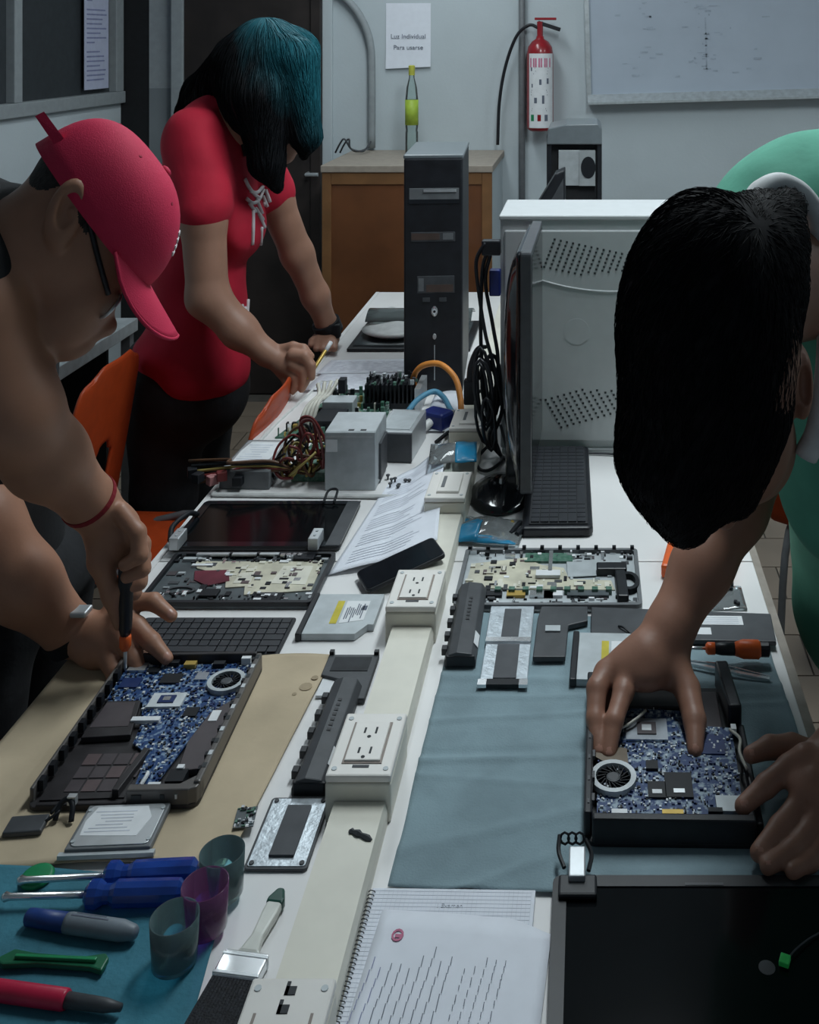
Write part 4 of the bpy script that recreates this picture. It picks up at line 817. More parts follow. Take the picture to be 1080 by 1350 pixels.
c = thing('cable_plug', 'chunky dark blue video plug with a white cable', 'plug', (-.43, 2.97, T+.002), math.radians(-30)); MB().bb(-.04, .04, -.03, .03, .005, .055).build('shell', m_('vga_blue'), c, bevel=.01); MB().tube(spline([(0, -.03, .03), (-.01, -.08, .014), (-.03, -.14, .012), (-.06, -.20, .012)], 6), .012, 8).build('cable', m_('white_plastic'), c, smooth=True); MB().bb(-.03, .03, .03, .045, .012, .045).build('connector', m_('steel'), c)
for k, (a, b_) in enumerate((((575, 583), (598, 566)), ((565, 607), (582, 605)))): tag(MB().tube([TB(*a, .012), TB((a[0]+b_[0])/2, (a[1]+b_[1])/2-1, .016), TB(*b_, .012)], .006, 6).build('pencil', m_('chip')), ['short black cable end beside the dark blue plug', 'short black stick lying left of the upper blue packet'][k], 'cable end')
sht = tag(MB().grid(lambda a, b: (-.475+.10*a, 2.93+.30*b, T+.012+.012*math.sin(a*3)*b), 8, 8).build('crumpled_paper', m_('paper'), smooth=True, solid=.0006), 'white paper lying under the blue cables in front of the tower', 'paper')
# packets
def packet(loc, rz, wd, dp, label, seed):
    p = thing('plastic_packet', label, 'packet', loc, rz, 'blue plastic packets'); a, b = wd/2, dp/2; z = lambda u, v: .004+.018*math.sin(u*math.pi)*math.sin(v*math.pi)+.004*noise.noise(Vector((u*5+seed, v*5, 0)))
    return p, a, b, z
p, a, b, z = packet((-.345, 2.665, T+.052), .1, .12, .13, 'small blue and clear plastic packet on the trunking above the paper sheet', 1)
MB().grid(lambda u, v: (-a+2*a*u, -b+2*b*v, z(u, v)), 14, 12).build('clear_film', m_('packet_clear'), p, smooth=True, solid=.0005); MB().grid(lambda u, v: (.1*a+.9*a*u, -b+2*b*v, z(.55+.45*u, v)+.0012), 8, 10).build('printed_film', m_('packet_blue'), p, smooth=True, solid=.0005); MB().bb(-a*.8, a*.0, -b*.7, b*.7, .002, .008).build('contents', m_('grey_frame'), p, bevel=.002)
p, a, b, z = packet((-.222, 2.345, T+.003), -.12, .155, .12, 'plastic packet of screwdriver bits with a blue header in front of the monitor base', 4)
MB().grid(lambda u, v: (-a+2*a*u, -b+2*b*v, z(u, v)*1.3), 16, 12).build('clear_film', m_('packet_clear'), p, smooth=True, solid=.0005); MB().grid(lambda u, v: (-a+.8*a*u, -b+1.7*b*v, z(.4*u, v)*1.3+.0015), 8, 10).build('printed_film', m_('packet_blue'), p, smooth=True, solid=.0005); MB().grid(lambda u, v: (-a+1.9*a*u, -b+.25*b*v, z(u, .1*v)*1.3+.0015), 10, 3).build('lower_band', m_('packet_blue'), p, smooth=True, solid=.0005)
MB().grid(lambda u, v: (-a+.75*a*u, b*.72+.26*b*v, .006), 4, 2).build('white_header', m_('label_white'), p, solid=.0005)
for k in range(6): MB().tube([(-a*.1+.015*k, -b*.4, .012), (-a*.05+.017*k, b*.5, .012)], .006, 7).build('driver_bit', m_('gold' if k in (0, 3) else 'chip'), p)
# ------------------------------------------------------------------ black tower
t = thing('computer_tower', 'tall black computer tower with a silver power button standing on the table', 'computer', (-.500, 3.475, T), math.radians(4)); tw, td, th = .092, .21, .752
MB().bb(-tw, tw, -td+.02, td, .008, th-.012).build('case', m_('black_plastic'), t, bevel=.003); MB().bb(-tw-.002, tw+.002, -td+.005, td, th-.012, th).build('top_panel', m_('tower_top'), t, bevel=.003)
MB().bb(-tw, tw, -td, -td+.022, .0, th-.010).build('front_panel', m_('black_plastic'), t, bevel=.006)
yf = -td-.0015
def slot(z0, z1, x0, x1, mt, nm='drive_slot'): return MB().bb(x0, x1, yf, yf+.006, z0, z1).build(nm, m_(mt), t, bevel=.001)
s_ = slot(.600, .648, -.075, .080, 'grey_plastic'); MB().bb(-.03, .072, yf-.003, yf, .636, .644).build('drive_button_strip', m_('steel'), s_); MB().bb(-.078, .082, yf-.0005, yf+.003, .60, .613).build('slot_shadow', m_('black_gloss'), s_)
s_ = slot(.480, .510, -.070, .068, 'charcoal'); MB().bb(-.068, .02, yf-.001, yf, .486, .506).build('slot_flap', mat('brown_plastic', (.09, .06, .05), .4), s_); MB().bb(.03, .062, yf-.001, yf, .486, .506).build('slot_button', m_('grey_plastic'), s_)
s_ = slot(.318, .372, -.050, .066, 'charcoal'); MB().bb(-.022, .062, yf-.001, yf, .322, .345).build('slot_flap', mat('brown_plastic', (.09, .06, .05), .4), s_); MB().bb(-.046, -.03, yf-.001, yf, .325, .365).build('card_slot', m_('grey_plastic'), s_)
for x in (-.022, .030): MB().box(x, yf, .298, .022, .004, .012).build('usb_port', m_('charcoal'), t)
Mf = Matrix.Rotation(math.radians(90), 4, 'X')
MB().lathe([(.010, 0), (.010, .004), (.006, .006)], 20, (.004, yf, .262), M=Mf @ Matrix.Scale(1.6, 4, (0, 1, 0))).build('power_button', m_('steel_bright'), t); MB().lathe([(.0042, .0061), (.0042, .0066)], 12, (.004, yf, .262), M=Mf).build('button_core', m_('chip'), t)
MB().lathe([(.006, 0), (.005, .004)], 14, (.004, yf, .182), M=Mf @ Matrix.Scale(1.6, 4, (0, 1, 0))).build('reset_button', m_('steel'), t); MB().bb(.0028, .0052, yf-.001, yf+.002, .045, .155).build('silver_line', m_('steel_dull'), t)
for sx in (-.06, .06): MB().lathe([(.012, -.0), (.012, .009)], 12, (sx, -.15, 0)).build('foot', m_('chip'), t)
# tray with disc dish behind the tower
t = thing('disc_tray', 'black tray with a clear lid and white dish left of the tower', 'tray', (-.655, 3.885, T)); MB().bb(-.205, .235, -.18, .19, .001, .012).build('base', m_('black_plastic'), t, bevel=.002); MB().grid(lambda u, v: (-.19+.40*u, -.15+.32*v, .014+.02*math.sin(u*3.14)*v), 8, 8).build('liner', m_('dark_tray'), t, smooth=True, solid=.001)
MB().lathe([(.04, .02), (.10, .022), (.125, .034), (.128, .036), (.09, .04), (.0005, .06)], 32, (-.06, .0, 0)).build('dish', m_('white_plastic'), t, smooth=True); MB().grid(lambda u, v: (-.185+.40*u, .03+.15*v, .05+.03*math.sin(v*3.14)), 8, 6).build('clear_lid', m_('clear_plastic'), t, smooth=True, solid=.002)
for x in (-.11, .04): MB().lathe([(.018, 0), (.016, .008), (.006, .012)], 16, (x, .165, .06)).build('lid_knob', m_('white_plastic'), t, smooth=True)
for i, (pl, lab) in enumerate((([(-.90, 3.28), (-.60, 3.24), (-.59, 3.45), (-.88, 3.44)], 'handwritten squared sheet under the woman\'s hand'), ([(-.90, 3.44), (-.61, 3.45), (-.60, 3.60), (-.885, 3.585)], 'printed white form lying above the handwritten sheet, in front of the tray'))):
    a_, b_, c_, d_ = [Vector((*q, 0)) for q in pl]; o = thing('paper_sheet', lab, 'paper', (0, 0, T+.0075+.001*i)); f = lambda u, v: a_*(1-u)*(1-v)+b_*u*(1-v)+c_*u*v+d_*(1-u)*v+Vector((0, 0, .01*math.sin(u*2.5)*(1-v) if i == 0 else 0)); MB().grid(f, 10, 8).build('sheet', m_('paper'), o, smooth=True, solid=.0006); pm = MB(); rnd = random.Random(i+70)
    for k in range(9):
        v = .1+.09*k; u = .08
        while u < .9:
            L_ = rnd.uniform(.04, .14); p0, p1 = f(u, v)+Vector((0, 0, .001)), f(min(.95, u+L_), v)+Vector((0, 0, .001)); pm.add([p0, p1, p1+Vector((0, .003, 0)), p0+Vector((0, .003, 0))], [(0, 1, 2, 3)]); u += L_+rnd.uniform(.01, .1)
    pm.build('writing', m_('ink_light'), o)
# ------------------------------------------------------------------ white case, monitor, far towers
c = thing('computer_case', 'large pale grey computer case with perforated side panel facing the camera', 'computer', (0, 2.80, T)); x0, x1, hh = -.236, .26, .632
MB().bb(x0, x1, .004, .27, .012, hh).build('case', m_('case_white'), c, bevel=.006); MB().bb(x0+.012, x1-.01, -.004, .006, .035, hh-.03).build('side_panel', m_('case_white'), c, bevel=.004); MB().bb(x0+.005, x1, -.002, .27, 0, .014).build('base_rail', m_('case_white'), c, bevel=.003); MB().bb(x0-.003, x1+.003, -.002, .275, hh-.004, hh+.010).build('top_cover', m_('case_white'), c, bevel=.004)
hm = MB()
for k in range(14):
    for r in range(8):
        x = -.105+.0165*k+.004*(r-4)*-1; z = .455+.010*r+(.0012*(k-7)**2*.6 if True else 0)
        z1 = .50-.002*k+.0105*(r-4) ; 
        if r < 8-max(0, k-4)*.45: hm.bb(x-.0028, x+.0028, -.0052, -.0035, .575-.0105*r-.0035*k, .575-.0105*r-.0035*k+.0055)
        if r < 9-max(0, k-3)*.5: hm.bb(x-.0028-.002*r+.018, x+.0028-.002*r+.018, -.0052, -.0035, .070+.0105*r+.0045*k, .070+.0105*r+.0045*k+.0055)
hm.build('vent_holes', m_('hole'), c)['kind'] = 'stuff'
arc = [(-.125+.03*k, -.0045, .468-.0022*(14-(k-6.5)**2*.33)) for k in range(13)]; MB().tube(arc, .003, 6).build('embossed_arc', m_('case_white'), c, smooth=True)
MB().lathe([(.035, 0), (.035, .0015)], 24, (-.03, -.0035, .33), M=Matrix.Rotation(math.radians(90), 4, 'X')).build('embossed_disc', m_('case_white'), c)
m = thing('computer_monitor', 'thin black monitor seen edge-on beside the pale case', 'monitor', (-.147, 2.577, T), math.radians(-1.0)); z0, z1 = .075, .632
Mx = Matrix(((0, 0, 1, 0), (1, 0, 0, 0), (0, 1, 0, 0), (0, 0, 0, 1)))
MB().prism(rrect(-.205, .205, z0, z1, .012), -.004, .022, M=Mx).build('panel_frame', mat('bezel_grey', (.085, .09, .10), .3), m, bevel=.003); MB().prism(rrect(-.19, .19, z0+.015, z1-.015, .004), .0222, .023, M=Mx).build('display', m_('screen'), m)
MB().prism(rrect(-.202, .198, z0+.003, z1-.004, .02), -.014, -.0035, M=Mx).build('back_shell', m_('black_gloss'), m, bevel=.005)
def bulge(a, b):
    s_, t_ = (a-.5)*2, (b-.5)*2; f = max(0, 1-abs(s_)**4)*max(0, 1-abs(t_)**3); return (-.014-.038*f**.6, s_*.195, (z0+z1)/2+.01+t_*.25)
MB().grid(bulge, 20, 24).build('back_bulge', m_('black_gloss'), m, smooth=True)
MB().prism(rrect(-.018, .014, -.04, .04, .008), .01, .20, M=Matrix.Translation((-.034, -.02, 0))).build('stand_neck', m_('black_gloss'), m, bevel=.003)
MB().lathe([(.078, 0), (.080, .006), (.06, .014), (.03, .022), (.0005, .024)], 36, (-.062, -.03, 0), M=Matrix.Scale(1.5, 4, (0, 1, 0))).build('stand_base', m_('black_gloss'), m, smooth=True)
# cables left of monitor
b = thing('cable_bundle', 'coiled bundle of black cables hanging left of the monitor', 'cables'); rnd = random.Random(44)
lines = [[(640, 320), (628, 345), (632, 390), (640, 440), (648, 470), (655, 500), (662, 540), (650, 575), (652, 592)], [(650, 322), (637, 350), (634, 420), (635, 470), (640, 520), (650, 570), (660, 600)], [(648, 330), (640, 370), (650, 430), (657, 480), (650, 540), (655, 590)], [(638, 480), (648, 468), (657, 480), (660, 520), (650, 545), (640, 520), (636, 495), (642, 475)], [(632, 500), (640, 475), (652, 490), (655, 530), (645, 560), (640, 530)], [(646, 478), (656, 500), (652, 550), (645, 575), (648, 590)], [(650, 590), (660, 600), (672, 610), (678, 622)], [(632, 600), (645, 588), (655, 595), (662, 607), (645, 620), (632, 618), (628, 605), (636, 594)], [(660, 560), (668, 590), (674, 620)], [(665, 540), (672, 580), (680, 618)]]
for k, ln in enumerate(lines):
    Y0 = 2.75+.012*(k % 4)
    pts = [P(u, v, min(Y0+rnd.uniform(-.01, .01), F*(HC-.008)/(v-CY))) for (u, v) in ln]; MB().tube(spline(pts, 6), .0055 if k < 6 else .0045, 6).build('cable', m_('black_plastic' if k < 8 else 'charcoal'), b, smooth=True)
for k in range(7):
    cu, cv, ru, rv, yy = 643+rnd.uniform(-7, 9), 520+rnd.uniform(-25, 40), rnd.uniform(6, 13), rnd.uniform(30, 52), 2.70+.012*k
    MB().tube([P(cu+ru*math.cos(t*.524)+.10*rv*math.sin(t*.524), cv+rv*math.sin(t*.524), min(yy, F*(HC-.008)/(cv+rv*math.sin(t*.524)-CY))) for t in range(12)], .0048, 6, closed=True).build('cable_loop', m_('black_plastic'), b, smooth=True)
MB().box(0, 0, 0, .05, .03, .04, M=Matrix.Translation(P(648, 326, 2.76))).build('plug', m_('black_plastic'), b, bevel=.004); MB().box(0, 0, 0, .03, .03, .07, M=Matrix.Translation(P(653, 372, 2.79))).build('blue_plug', m_('vga_blue'), b, bevel=.004)
pgl = thing('power_plug', 'black power plug standing on the far socket box', 'plug', (-.335, 3.0, T+.0645)); MB().prism(rrect(-.022, .022, -.016, .016, .006), 0, .07).build('plug_body', m_('black_plastic'), pgl, bevel=.004); MB().tube(spline([(0, 0, .065), (.002, 0, .11), (.02, -.01, .16), (.045, -.02, .17)], 6), [.016-.0006*k for k in range(19)], 8).build('cord', m_('black_plastic'), pgl, smooth=True)
t = thing('computer_tower', 'opened black computer tower with a bare power supply beneath the whiteboard', 'computer', (-.055, 4.25, T)); a, hh = .113, .77
MB().bb(-a, a, .02, .3, 0, hh-.05).build('case_back', m_('dark_void'), t); MB().bb(-a, -a+.02, 0, .3, 0, hh-.05).build('side_panel', m_('black_plastic'), t, bevel=.003); MB().bb(a-.02, a, 0, .3, 0, hh-.05).build('side_panel', m_('black_plastic'), t, bevel=.003)
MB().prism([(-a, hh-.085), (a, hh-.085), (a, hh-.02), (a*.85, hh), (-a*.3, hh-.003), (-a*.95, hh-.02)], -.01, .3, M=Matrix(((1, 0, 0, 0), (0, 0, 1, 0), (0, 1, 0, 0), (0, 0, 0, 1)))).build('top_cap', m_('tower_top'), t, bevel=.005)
ps = MB().bb(-.065, .085, .005, .15, hh-.255, hh-.11).build('power_supply', m_('steel_dull'), t, bevel=.002); MB().bb(.02, .086, -.001, .005, hh-.255, hh-.11).build('fan_plate', m_('steel'), t)
MB().lathe([(.030, 0), (.030, .003)], 20, (.057, -.001, hh-.18), M=Matrix.Rotation(math.radians(90), 4, 'X') @ Matrix.Scale(1.5, 4, (0, 1, 0))).build('fan_opening', m_('chip'), t); MB().bb(-.058, -.036, 0, .01, hh-.31, hh-.275).build('sticker', m_('label_white'), t); MB().bb(.055, .08, 0, .015, .3, .44).build('bracket', m_('sata_blue'), t)
gr = MB()
for i in range(6):
    for j in range(6): gr.bb(-.055+.017*i, -.055+.017*i+.010, 0, .012, .30+.022*j, .314+.022*j)
gr.build('vent_grid', m_('grey_frame'), t)['kind'] = 'stuff'
t = thing('slanted_computer', 'dark slanted computer housing standing before the opened tower', 'computer', (-.13, 3.85, T)); MB().prism([(-.06, 0), (-.06, .50), (.01, .615), (.045, .63), (.055, 0)], 0, .12, M=Matrix(((1, 0, 0, 0), (0, 0, 1, 0), (0, 1, 0, 0), (0, 0, 0, 1)))).build('shell', m_('black_plastic'), t, bevel=.006); MB().prism([(-.01, .05), (-.005, .52), (.04, .60), (.045, .05)], -.004, .001, M=Matrix(((1, 0, 0, 0), (0, 0, 1, 0), (0, 1, 0, 0), (0, 0, 0, 1)))).build('inner_face', m_('charcoal'), t)
# ------------------------------------------------------------------ right-hand tools
s = thing('screwdriver', 'orange and black handled screwdriver on the long dark panel', 'screwdriver', (.322, 1.85, T+.031), math.radians(178)); Mx = Matrix.Rotation(math.radians(90), 4, 'Y')
MB().lathe([(.009, -.002), (.012, .0), (.012, .014), (.009, .016)], 12, M=Mx).build('end_cap', m_('black_plastic'), s); MB().lathe([(.012, .014), (.0155, .018), (.0155, .045), (.011, .06)], 14, M=Mx).build('handle', m_('orange'), s, smooth=True); MB().lathe([(.011, .06), (.0105, .085), (.008, .098)], 12, M=Mx).build('grip', m_('black_plastic'), s, smooth=True); MB().lathe([(.010, .095), (.010, .108), (.006, .112)], 12, M=Mx).build('collar', m_('orange'), s, smooth=True); MB().lathe([(.003, .108), (.003, .16)], 8, M=Mx).build('shaft', m_('steel_bright'), s, smooth=True)
s = thing('tweezers', 'slim silver tweezers on the blue cloth below the orange screwdriver', 'tweezers', (.315, 1.795, T+.012), math.radians(162)); MB().prism([(0, -.002), (0, .005), (.09, .004), (.17, .001), (.17, -.001), (.09, -.003)], 0, .003).build('arm', m_('steel_bright'), s); MB().prism([(0, -.004), (.09, -.012), (.165, -.004), (.165, -.006), (.09, -.015), (0, -.006)], 0, .003).build('arm', m_('steel_bright'), s)
o = thing('orange_box', 'orange plastic tool case behind the boy\'s arm', 'tool case', (.235, 2.185, T+.001), math.radians(-12)); MB().bb(-.075, .07, -.05, .085, 0, .028).build('lid', m_('orange'), o, bevel=.006); MB().bb(.045, .075, -.065, -.045, .0, .02).build('latch', m_('black_plastic'), o, bevel=.002)
o = thing('clear_sleeve', 'clear plastic sleeve with tiny black screws beside the orange case', 'plastic sleeve', (.262, 2.07, T+.001)); MB().grid(lambda u, v: (-.05+.1*u, -.04+.085*v, .002+.002*math.sin(u*9)), 8, 6).build('sleeve', m_('packet_clear'), o, solid=.0006, smooth=True)
for (x, y) in ((.02, .03), (.028, .031), (.03, -.02), (.034, -.026)): MB().lathe([(.004, .003), (.004, .009)], 8, (x, y, 0)).build('screw', m_('chip'), o)
# ------------------------------------------------------------------ people: smooth blended bodies
def surface_nets(f, org, h):
    ins = f < 0; nx, ny, nz = f.shape
    s = np.zeros((nx-1, ny-1, nz-1), np.int8)
    for a in (0, 1):
        for b in (0, 1):
            for c in (0, 1): s += ins[a:nx-1+a, b:ny-1+b, c:nz-1+c]
    act = (s > 0) & (s < 8); ids = np.argwhere(act); idx = np.full(act.shape, -1, np.int32); idx[act] = np.arange(len(ids), dtype=np.int32)
    acc = np.zeros((len(ids), 3), np.float32); cnt = np.zeros(len(ids), np.float32)
    cs = [(a, b, c) for a in (0, 1) for b in (0, 1) for c in (0, 1)]
    vals = {c: f[ids[:, 0]+c[0], ids[:, 1]+c[1], ids[:, 2]+c[2]] for c in cs}
    for p in cs:
        for ax in range(3):
            if p[ax]: continue
            q = list(p); q[ax] = 1; q = tuple(q); fa, fb = vals[p], vals[q]; m = (fa < 0) != (fb < 0)
            t = np.where(m, fa/np.where(m, fa-fb, 1), 0); pos = np.zeros((len(ids), 3), np.float32); pos[:] = p; pos[:, ax] += t
            acc[m] += pos[m]; cnt[m] += 1
    V = org+h*(ids+acc/cnt[:, None]); Q = []
    for ax in range(3):
        o = [x for x in range(3) if x != ax]
        sl0 = [slice(1, -1)]*3; sl1 = [slice(1, -1)]*3; sl0[ax] = slice(0, -1); sl1[ax] = slice(1, None)
        A, B = ins[tuple(sl0)], ins[tuple(sl1)]; m = A != B; e = np.argwhere(m); fl = A[m]
        base = e.copy(); base[:, o[0]] += 1; base[:, o[1]] += 1
        def cell(d0, d1):
            c = base.copy(); c[:, o[0]] += d0; c[:, o[1]] += d1; return idx[c[:, 0], c[:, 1], c[:, 2]]
        q = np.stack([cell(-1, -1), cell(0, -1), cell(0, 0), cell(-1, 0)], 1)
        flip = fl if ax != 1 else ~fl
        q[~flip] = q[~flip][:, ::-1]; Q.append(q)
    return V, np.concatenate(Q)
def cap_(a, b, ra, rb, k=.02): return ('c', Vector(a), Vector(b), ra, rb, k, 1)
def ell(c, r, k=.02, R=None, sub=1): return ('e', Vector(c), r, R, k, sub)
def chain(pts, rs, k=.012): return [cap_(pts[i], pts[i+1], rs[i], rs[i+1], k) for i in range(len(pts)-1)]
def sdf(prims, h, noise_amp=0.0):
    lo = np.array([1e9]*3); hi = -lo; bb = []
    for p in prims:
        if p[0] == 'c':
            r = max(p[3], p[4]); a = np.minimum(p[1], p[2])-r; b = np.maximum(p[1], p[2])+r; k = p[5]
        else:
            r = max(p[2]) if p[3] is not None else np.array(p[2]); a = np.array(p[1])-r; b = np.array(p[1])+r; k = p[4]
        bb.append((a-k-3*h, b+k+3*h)); lo = np.minimum(lo, a); hi = np.maximum(hi, b)
    lo -= 4*h; hi += 4*h; n = np.ceil((hi-lo)/h).astype(int)+1
    f = np.full(n, .5, np.float32)
    for p, (a, b) in zip(prims, bb):
        i0 = np.maximum(((a-lo)/h).astype(int), 0); i1 = np.minimum(np.ceil((b-lo)/h).astype(int)+1, n)
        ax = [(lo[d]+h*np.arange(i0[d], i1[d])).astype(np.float32) for d in range(3)]
        X, Y, Z = np.meshgrid(*ax, indexing='ij', sparse=True)
        if p[0] == 'c':
            A, B = p[1], p[2]; d = B-A; L = max(d.length_squared, 1e-12)
            t = np.clip(((X-A.x)*d.x+(Y-A.y)*d.y+(Z-A.z)*d.z)/L, 0, 1)
            dd = np.sqrt((X-A.x-t*d.x)**2+(Y-A.y-t*d.y)**2+(Z-A.z-t*d.z)**2)-(p[3]+t*(p[4]-p[3])); k = p[5]; sub = 1
        else:
            c, r, R, k, sub = p[1], p[2], p[3], p[4], p[5]; x, y, z = X-c.x, Y-c.y, Z-c.z
            if R is not None:
                x, y, z = (R[0][0]*x+R[1][0]*y+R[2][0]*z, R[0][1]*x+R[1][1]*y+R[2][1]*z, R[0][2]*x+R[1][2]*y+R[2][2]*z)
            k0 = np.sqrt((x/r[0])**2+(y/r[1])**2+(z/r[2])**2); k1 = np.sqrt((x/r[0]**2)**2+(y/r[1]**2)**2+(z/r[2]**2)**2)
            dd = k0*(k0-1)/np.maximum(k1, 1e-6)
        S = tuple(slice(i0[d], i1[d]) for d in range(3)); g = f[S]
        if sub > 0:
            hh = np.maximum(k-np.abs(g-dd), 0)/k; f[S] = np.minimum(g, dd)-hh*hh*k*.25
        else:
            hh = np.maximum(k-np.abs(g+dd), 0)/k; f[S] = np.maximum(g, -dd)+hh*hh*k*.25
    return surface_nets(f, lo, h)
def np_mesh(name, V, Q, mats, midx=None):
    me = bpy.data.meshes.new(name); me.vertices.add(len(V)); me.vertices.foreach_set('co', np.asarray(V, np.float32).ravel())
    k = Q.shape[1]; me.loops.add(len(Q)*k); me.loops.foreach_set('vertex_index', Q.astype(np.int32).ravel())
    me.polygons.add(len(Q)); me.polygons.foreach_set('loop_start', np.arange(0, len(Q)*k, k, dtype=np.int32))
    me.update(calc_edges=True); me.validate()
    for m in mats: me.materials.append(m)
    me.polygons.foreach_set('use_smooth', [True]*len(me.polygons))
    if midx is not None and len(midx) == len(me.polygons): me.polygons.foreach_set('material_index', midx.astype(np.int32))
    me.update(); return me
def relax(V, Q, it=2, lam=.5):
    for _ in range(it):
        acc = np.zeros_like(V); c = np.zeros(len(V), V.dtype)
        for a, b in ((0, 1), (1, 2), (2, 3), (3, 0)):
            np.add.at(acc, Q[:, a], V[Q[:, b]]); np.add.at(acc, Q[:, b], V[Q[:, a]]); np.add.at(c, Q[:, a], 1); np.add.at(c, Q[:, b], 1)
        V = V+lam*(acc/np.maximum(c, 1)[:, None]-V)
    return V
def body(name, prims, h, mats, parent, regions=(), wob=0.0, wsc=20, it=1):
    V, Q = sdf(prims, h); V = relax(V, Q, it)
    if wob:
        V = np.array([Vector(v)+Vector(v).normalized()*0+Vector((noise.noise(Vector(v)*wsc), noise.noise(Vector(v)*wsc+Vector((9, 0, 0))), noise.noise(Vector(v)*Vector((wsc, wsc, wsc*.5)) if False else Vector((v[0]*wsc, v[1]*wsc, v[2]*wsc*.6+5)))))*wob for v in V])
    C = V[Q].mean(1); mi = np.zeros(len(Q), np.int32)
    for (c, r, slot) in regions:
        d = (C-np.array(c))/np.array(r); mi[(d*d).sum(1) < 1] = slot
    o = bpy.data.objects.new(name, np_mesh(name, V, Q, mats, mi)); COL.objects.link(o); o.parent = parent
    return o, V, Q
from mathutils.kdtree import KDTree
def strands(name, V, Q, mtl, parent, n, length, flow, seed, rad=.0016, lift=.006, sel=None, segs=4, jitter=.25):
    rs = np.random.RandomState(seed); a, b, c = V[Q[:, 0]], V[Q[:, 1]], V[Q[:, 2]]; N = np.cross(b-a, c-a); ar = np.linalg.norm(N, axis=1)
    VN = np.zeros_like(V)
    for k in range(4): np.add.at(VN, Q[:, k], N)
    VN /= np.maximum(np.linalg.norm(VN, axis=1), 1e-12)[:, None]
    kd = KDTree(len(V))
    for i, v in enumerate(V): kd.insert(v, i)
    kd.balance()
    w_ = ar.copy()
    if sel is not None: w_ *= sel(V[Q].mean(1))
    pick = Q[rs.choice(len(Q), n, p=w_/w_.sum()), 0]; p = V[pick].copy(); nn = VN[pick].copy(); jit = rs.normal(0, jitter, p.shape)
    L = length*rs.uniform(.5, 1.2, n)/segs; lf = lift*rs.uniform(.2, 1.3, n); Vs = []; d = None
    for s in range(segs+1):
        t = s/segs; f = flow(p)+jit; f -= nn*(f*nn).sum(1)[:, None]; f /= np.maximum(np.linalg.norm(f, axis=1), 1e-6)[:, None]; d = f if d is None else d*.5+f*.5
        cen = p+nn*(lf*math.sin(.3+t*1.9)-.002*(1-t))[:, None]; r = rad*(1-.85*t); sd = np.cross(d, nn)
        for k in range(3):
            an = 2.094*k; Vs.append(cen+sd*(r*math.cos(an))+nn*(r*math.sin(an)))
        p = p+d*L[:, None]
        near = np.array([kd.find(q)[1] for q in p]); nn = VN[near]; off = ((p-V[near])*nn).sum(1); p = p-nn*off[:, None]
    Vs = np.stack(Vs, 1).reshape(-1, 3); per = (segs+1)*3; F_ = []
    for s in range(segs):
        for k in range(3): F_.append((s*3+k, s*3+(k+1) % 3, (s+1)*3+(k+1) % 3, (s+1)*3+k))
    F_ = (np.array(F_)[None]+(np.arange(n)*per)[:, None, None]).reshape(-1, 4)
    o = bpy.data.objects.new(name, np_mesh(name, Vs, F_, [mtl])); COL.objects.link(o); o.parent = parent; return o
from mathutils.bvhtree import BVHTree
def caster(V, Q):
    t = BVHTree.FromPolygons([tuple(v) for v in V], [tuple(int(i) for i in q) for q in Q]); cp = Vector((0, 0, CZ))
    def f(u, v, off=.002):
        d = (P(u, v, 1)-cp).normalized(); hit, nrm, i, dist = t.ray_cast(cp, d)
        if hit is None: return None
        if nrm.dot(d) > 0: nrm = -nrm
        return hit+nrm*off
    return f
def band(name, c, axis, r, wd, mtl, parent, th=.004, n=28, flat=1.0):
    ax = Vector(axis).normalized(); u = ax.orthogonal().normalized(); v = ax.cross(u); mb = MB()
    R = Matrix((u, v, ax)).transposed().to_4x4(); R.translation = Vector(c)
    mb.lathe([(r, -wd/2), (r+th, -wd/2), (r+th, wd/2), (r, wd/2), (r, -wd/2)], n, M=R, cap=False); return mb.build(name, mtl, parent, smooth=False)
# ================================================================== man in the cap
M1 = thing('person', 'man in a crimson cap, glasses and black shirt bending over the left laptop', 'person')
Yh = 1.75
yaw = math.radians(25); fw = Vector((math.cos(yaw), math.sin(yaw), 0)); e2 = Vector((-math.sin(yaw), math.cos(yaw), 0)); Rz = Matrix.Rotation(yaw, 3, 'Z'); cc = P(126, 287, Yh); CAM = Vector((0, 0, CZ))
e1 = fw*.551+Vector((0, 0, -.836)); e3 = fw*.836+Vector((0, 0, .551))
def PH(u, v, s=0.0):
    r = Vector(((u-CX)/F, 1, -(v-CY)/F)); return CAM+r*(((cc-CAM).dot(e2)+s)/r.dot(e2))
pr = [ell(PH(118, 272), (.096, .086, .130), .03, Rz), ell(PH(94, 365), (.064, .072, .095), .05, Rz), ell(PH(98, 402), (.052, .056, .055), .04, Rz), ell(PH(72, 425), (.042, .055, .045), .04, Rz),
      cap_(P(-60, 370, 1.80), PH(46, 320), .105, .088, .04), ell(PH(126, 372), (.034, .054, .046), .03, Rz), ell(PH(108, 392, -.045), (.03, .022, .03), .02, Rz),
      cap_(PH(128, 392), PH(140, 428), .010, .015, .015), ell(PH(138, 432), (.016, .020, .013), .012, Rz),
      ell(PH(121, 441), (.016, .026, .011), .010, Rz), ell(PH(110, 453), (.017, .028, .011), .010, Rz), ell(PH(88, 459), (.028, .032, .020), .02, Rz)]
for sg in (-1, 1):
    ear = PH(87, 280, sg*.092); Re = Rz @ Matrix.Rotation(math.radians(18), 3, 'Y')
    pr += [ell(ear, (.028, .016, .056), .010, Re), ell(ear+e2*(sg*.012)+Vector((.003, 0, .008)), (.015, .012, .034), .006, Re, -1), ell(ear+Vector((-.012, 0, -.047)), (.013, .010, .017), .008, Rz), cap_(ear+e2*(sg*.004)+fw*.012+Vector((0, 0, -.012)), ear+e2*(sg*.004)+fw*.008+Vector((0, 0, .004)), .005, .004, .004)]
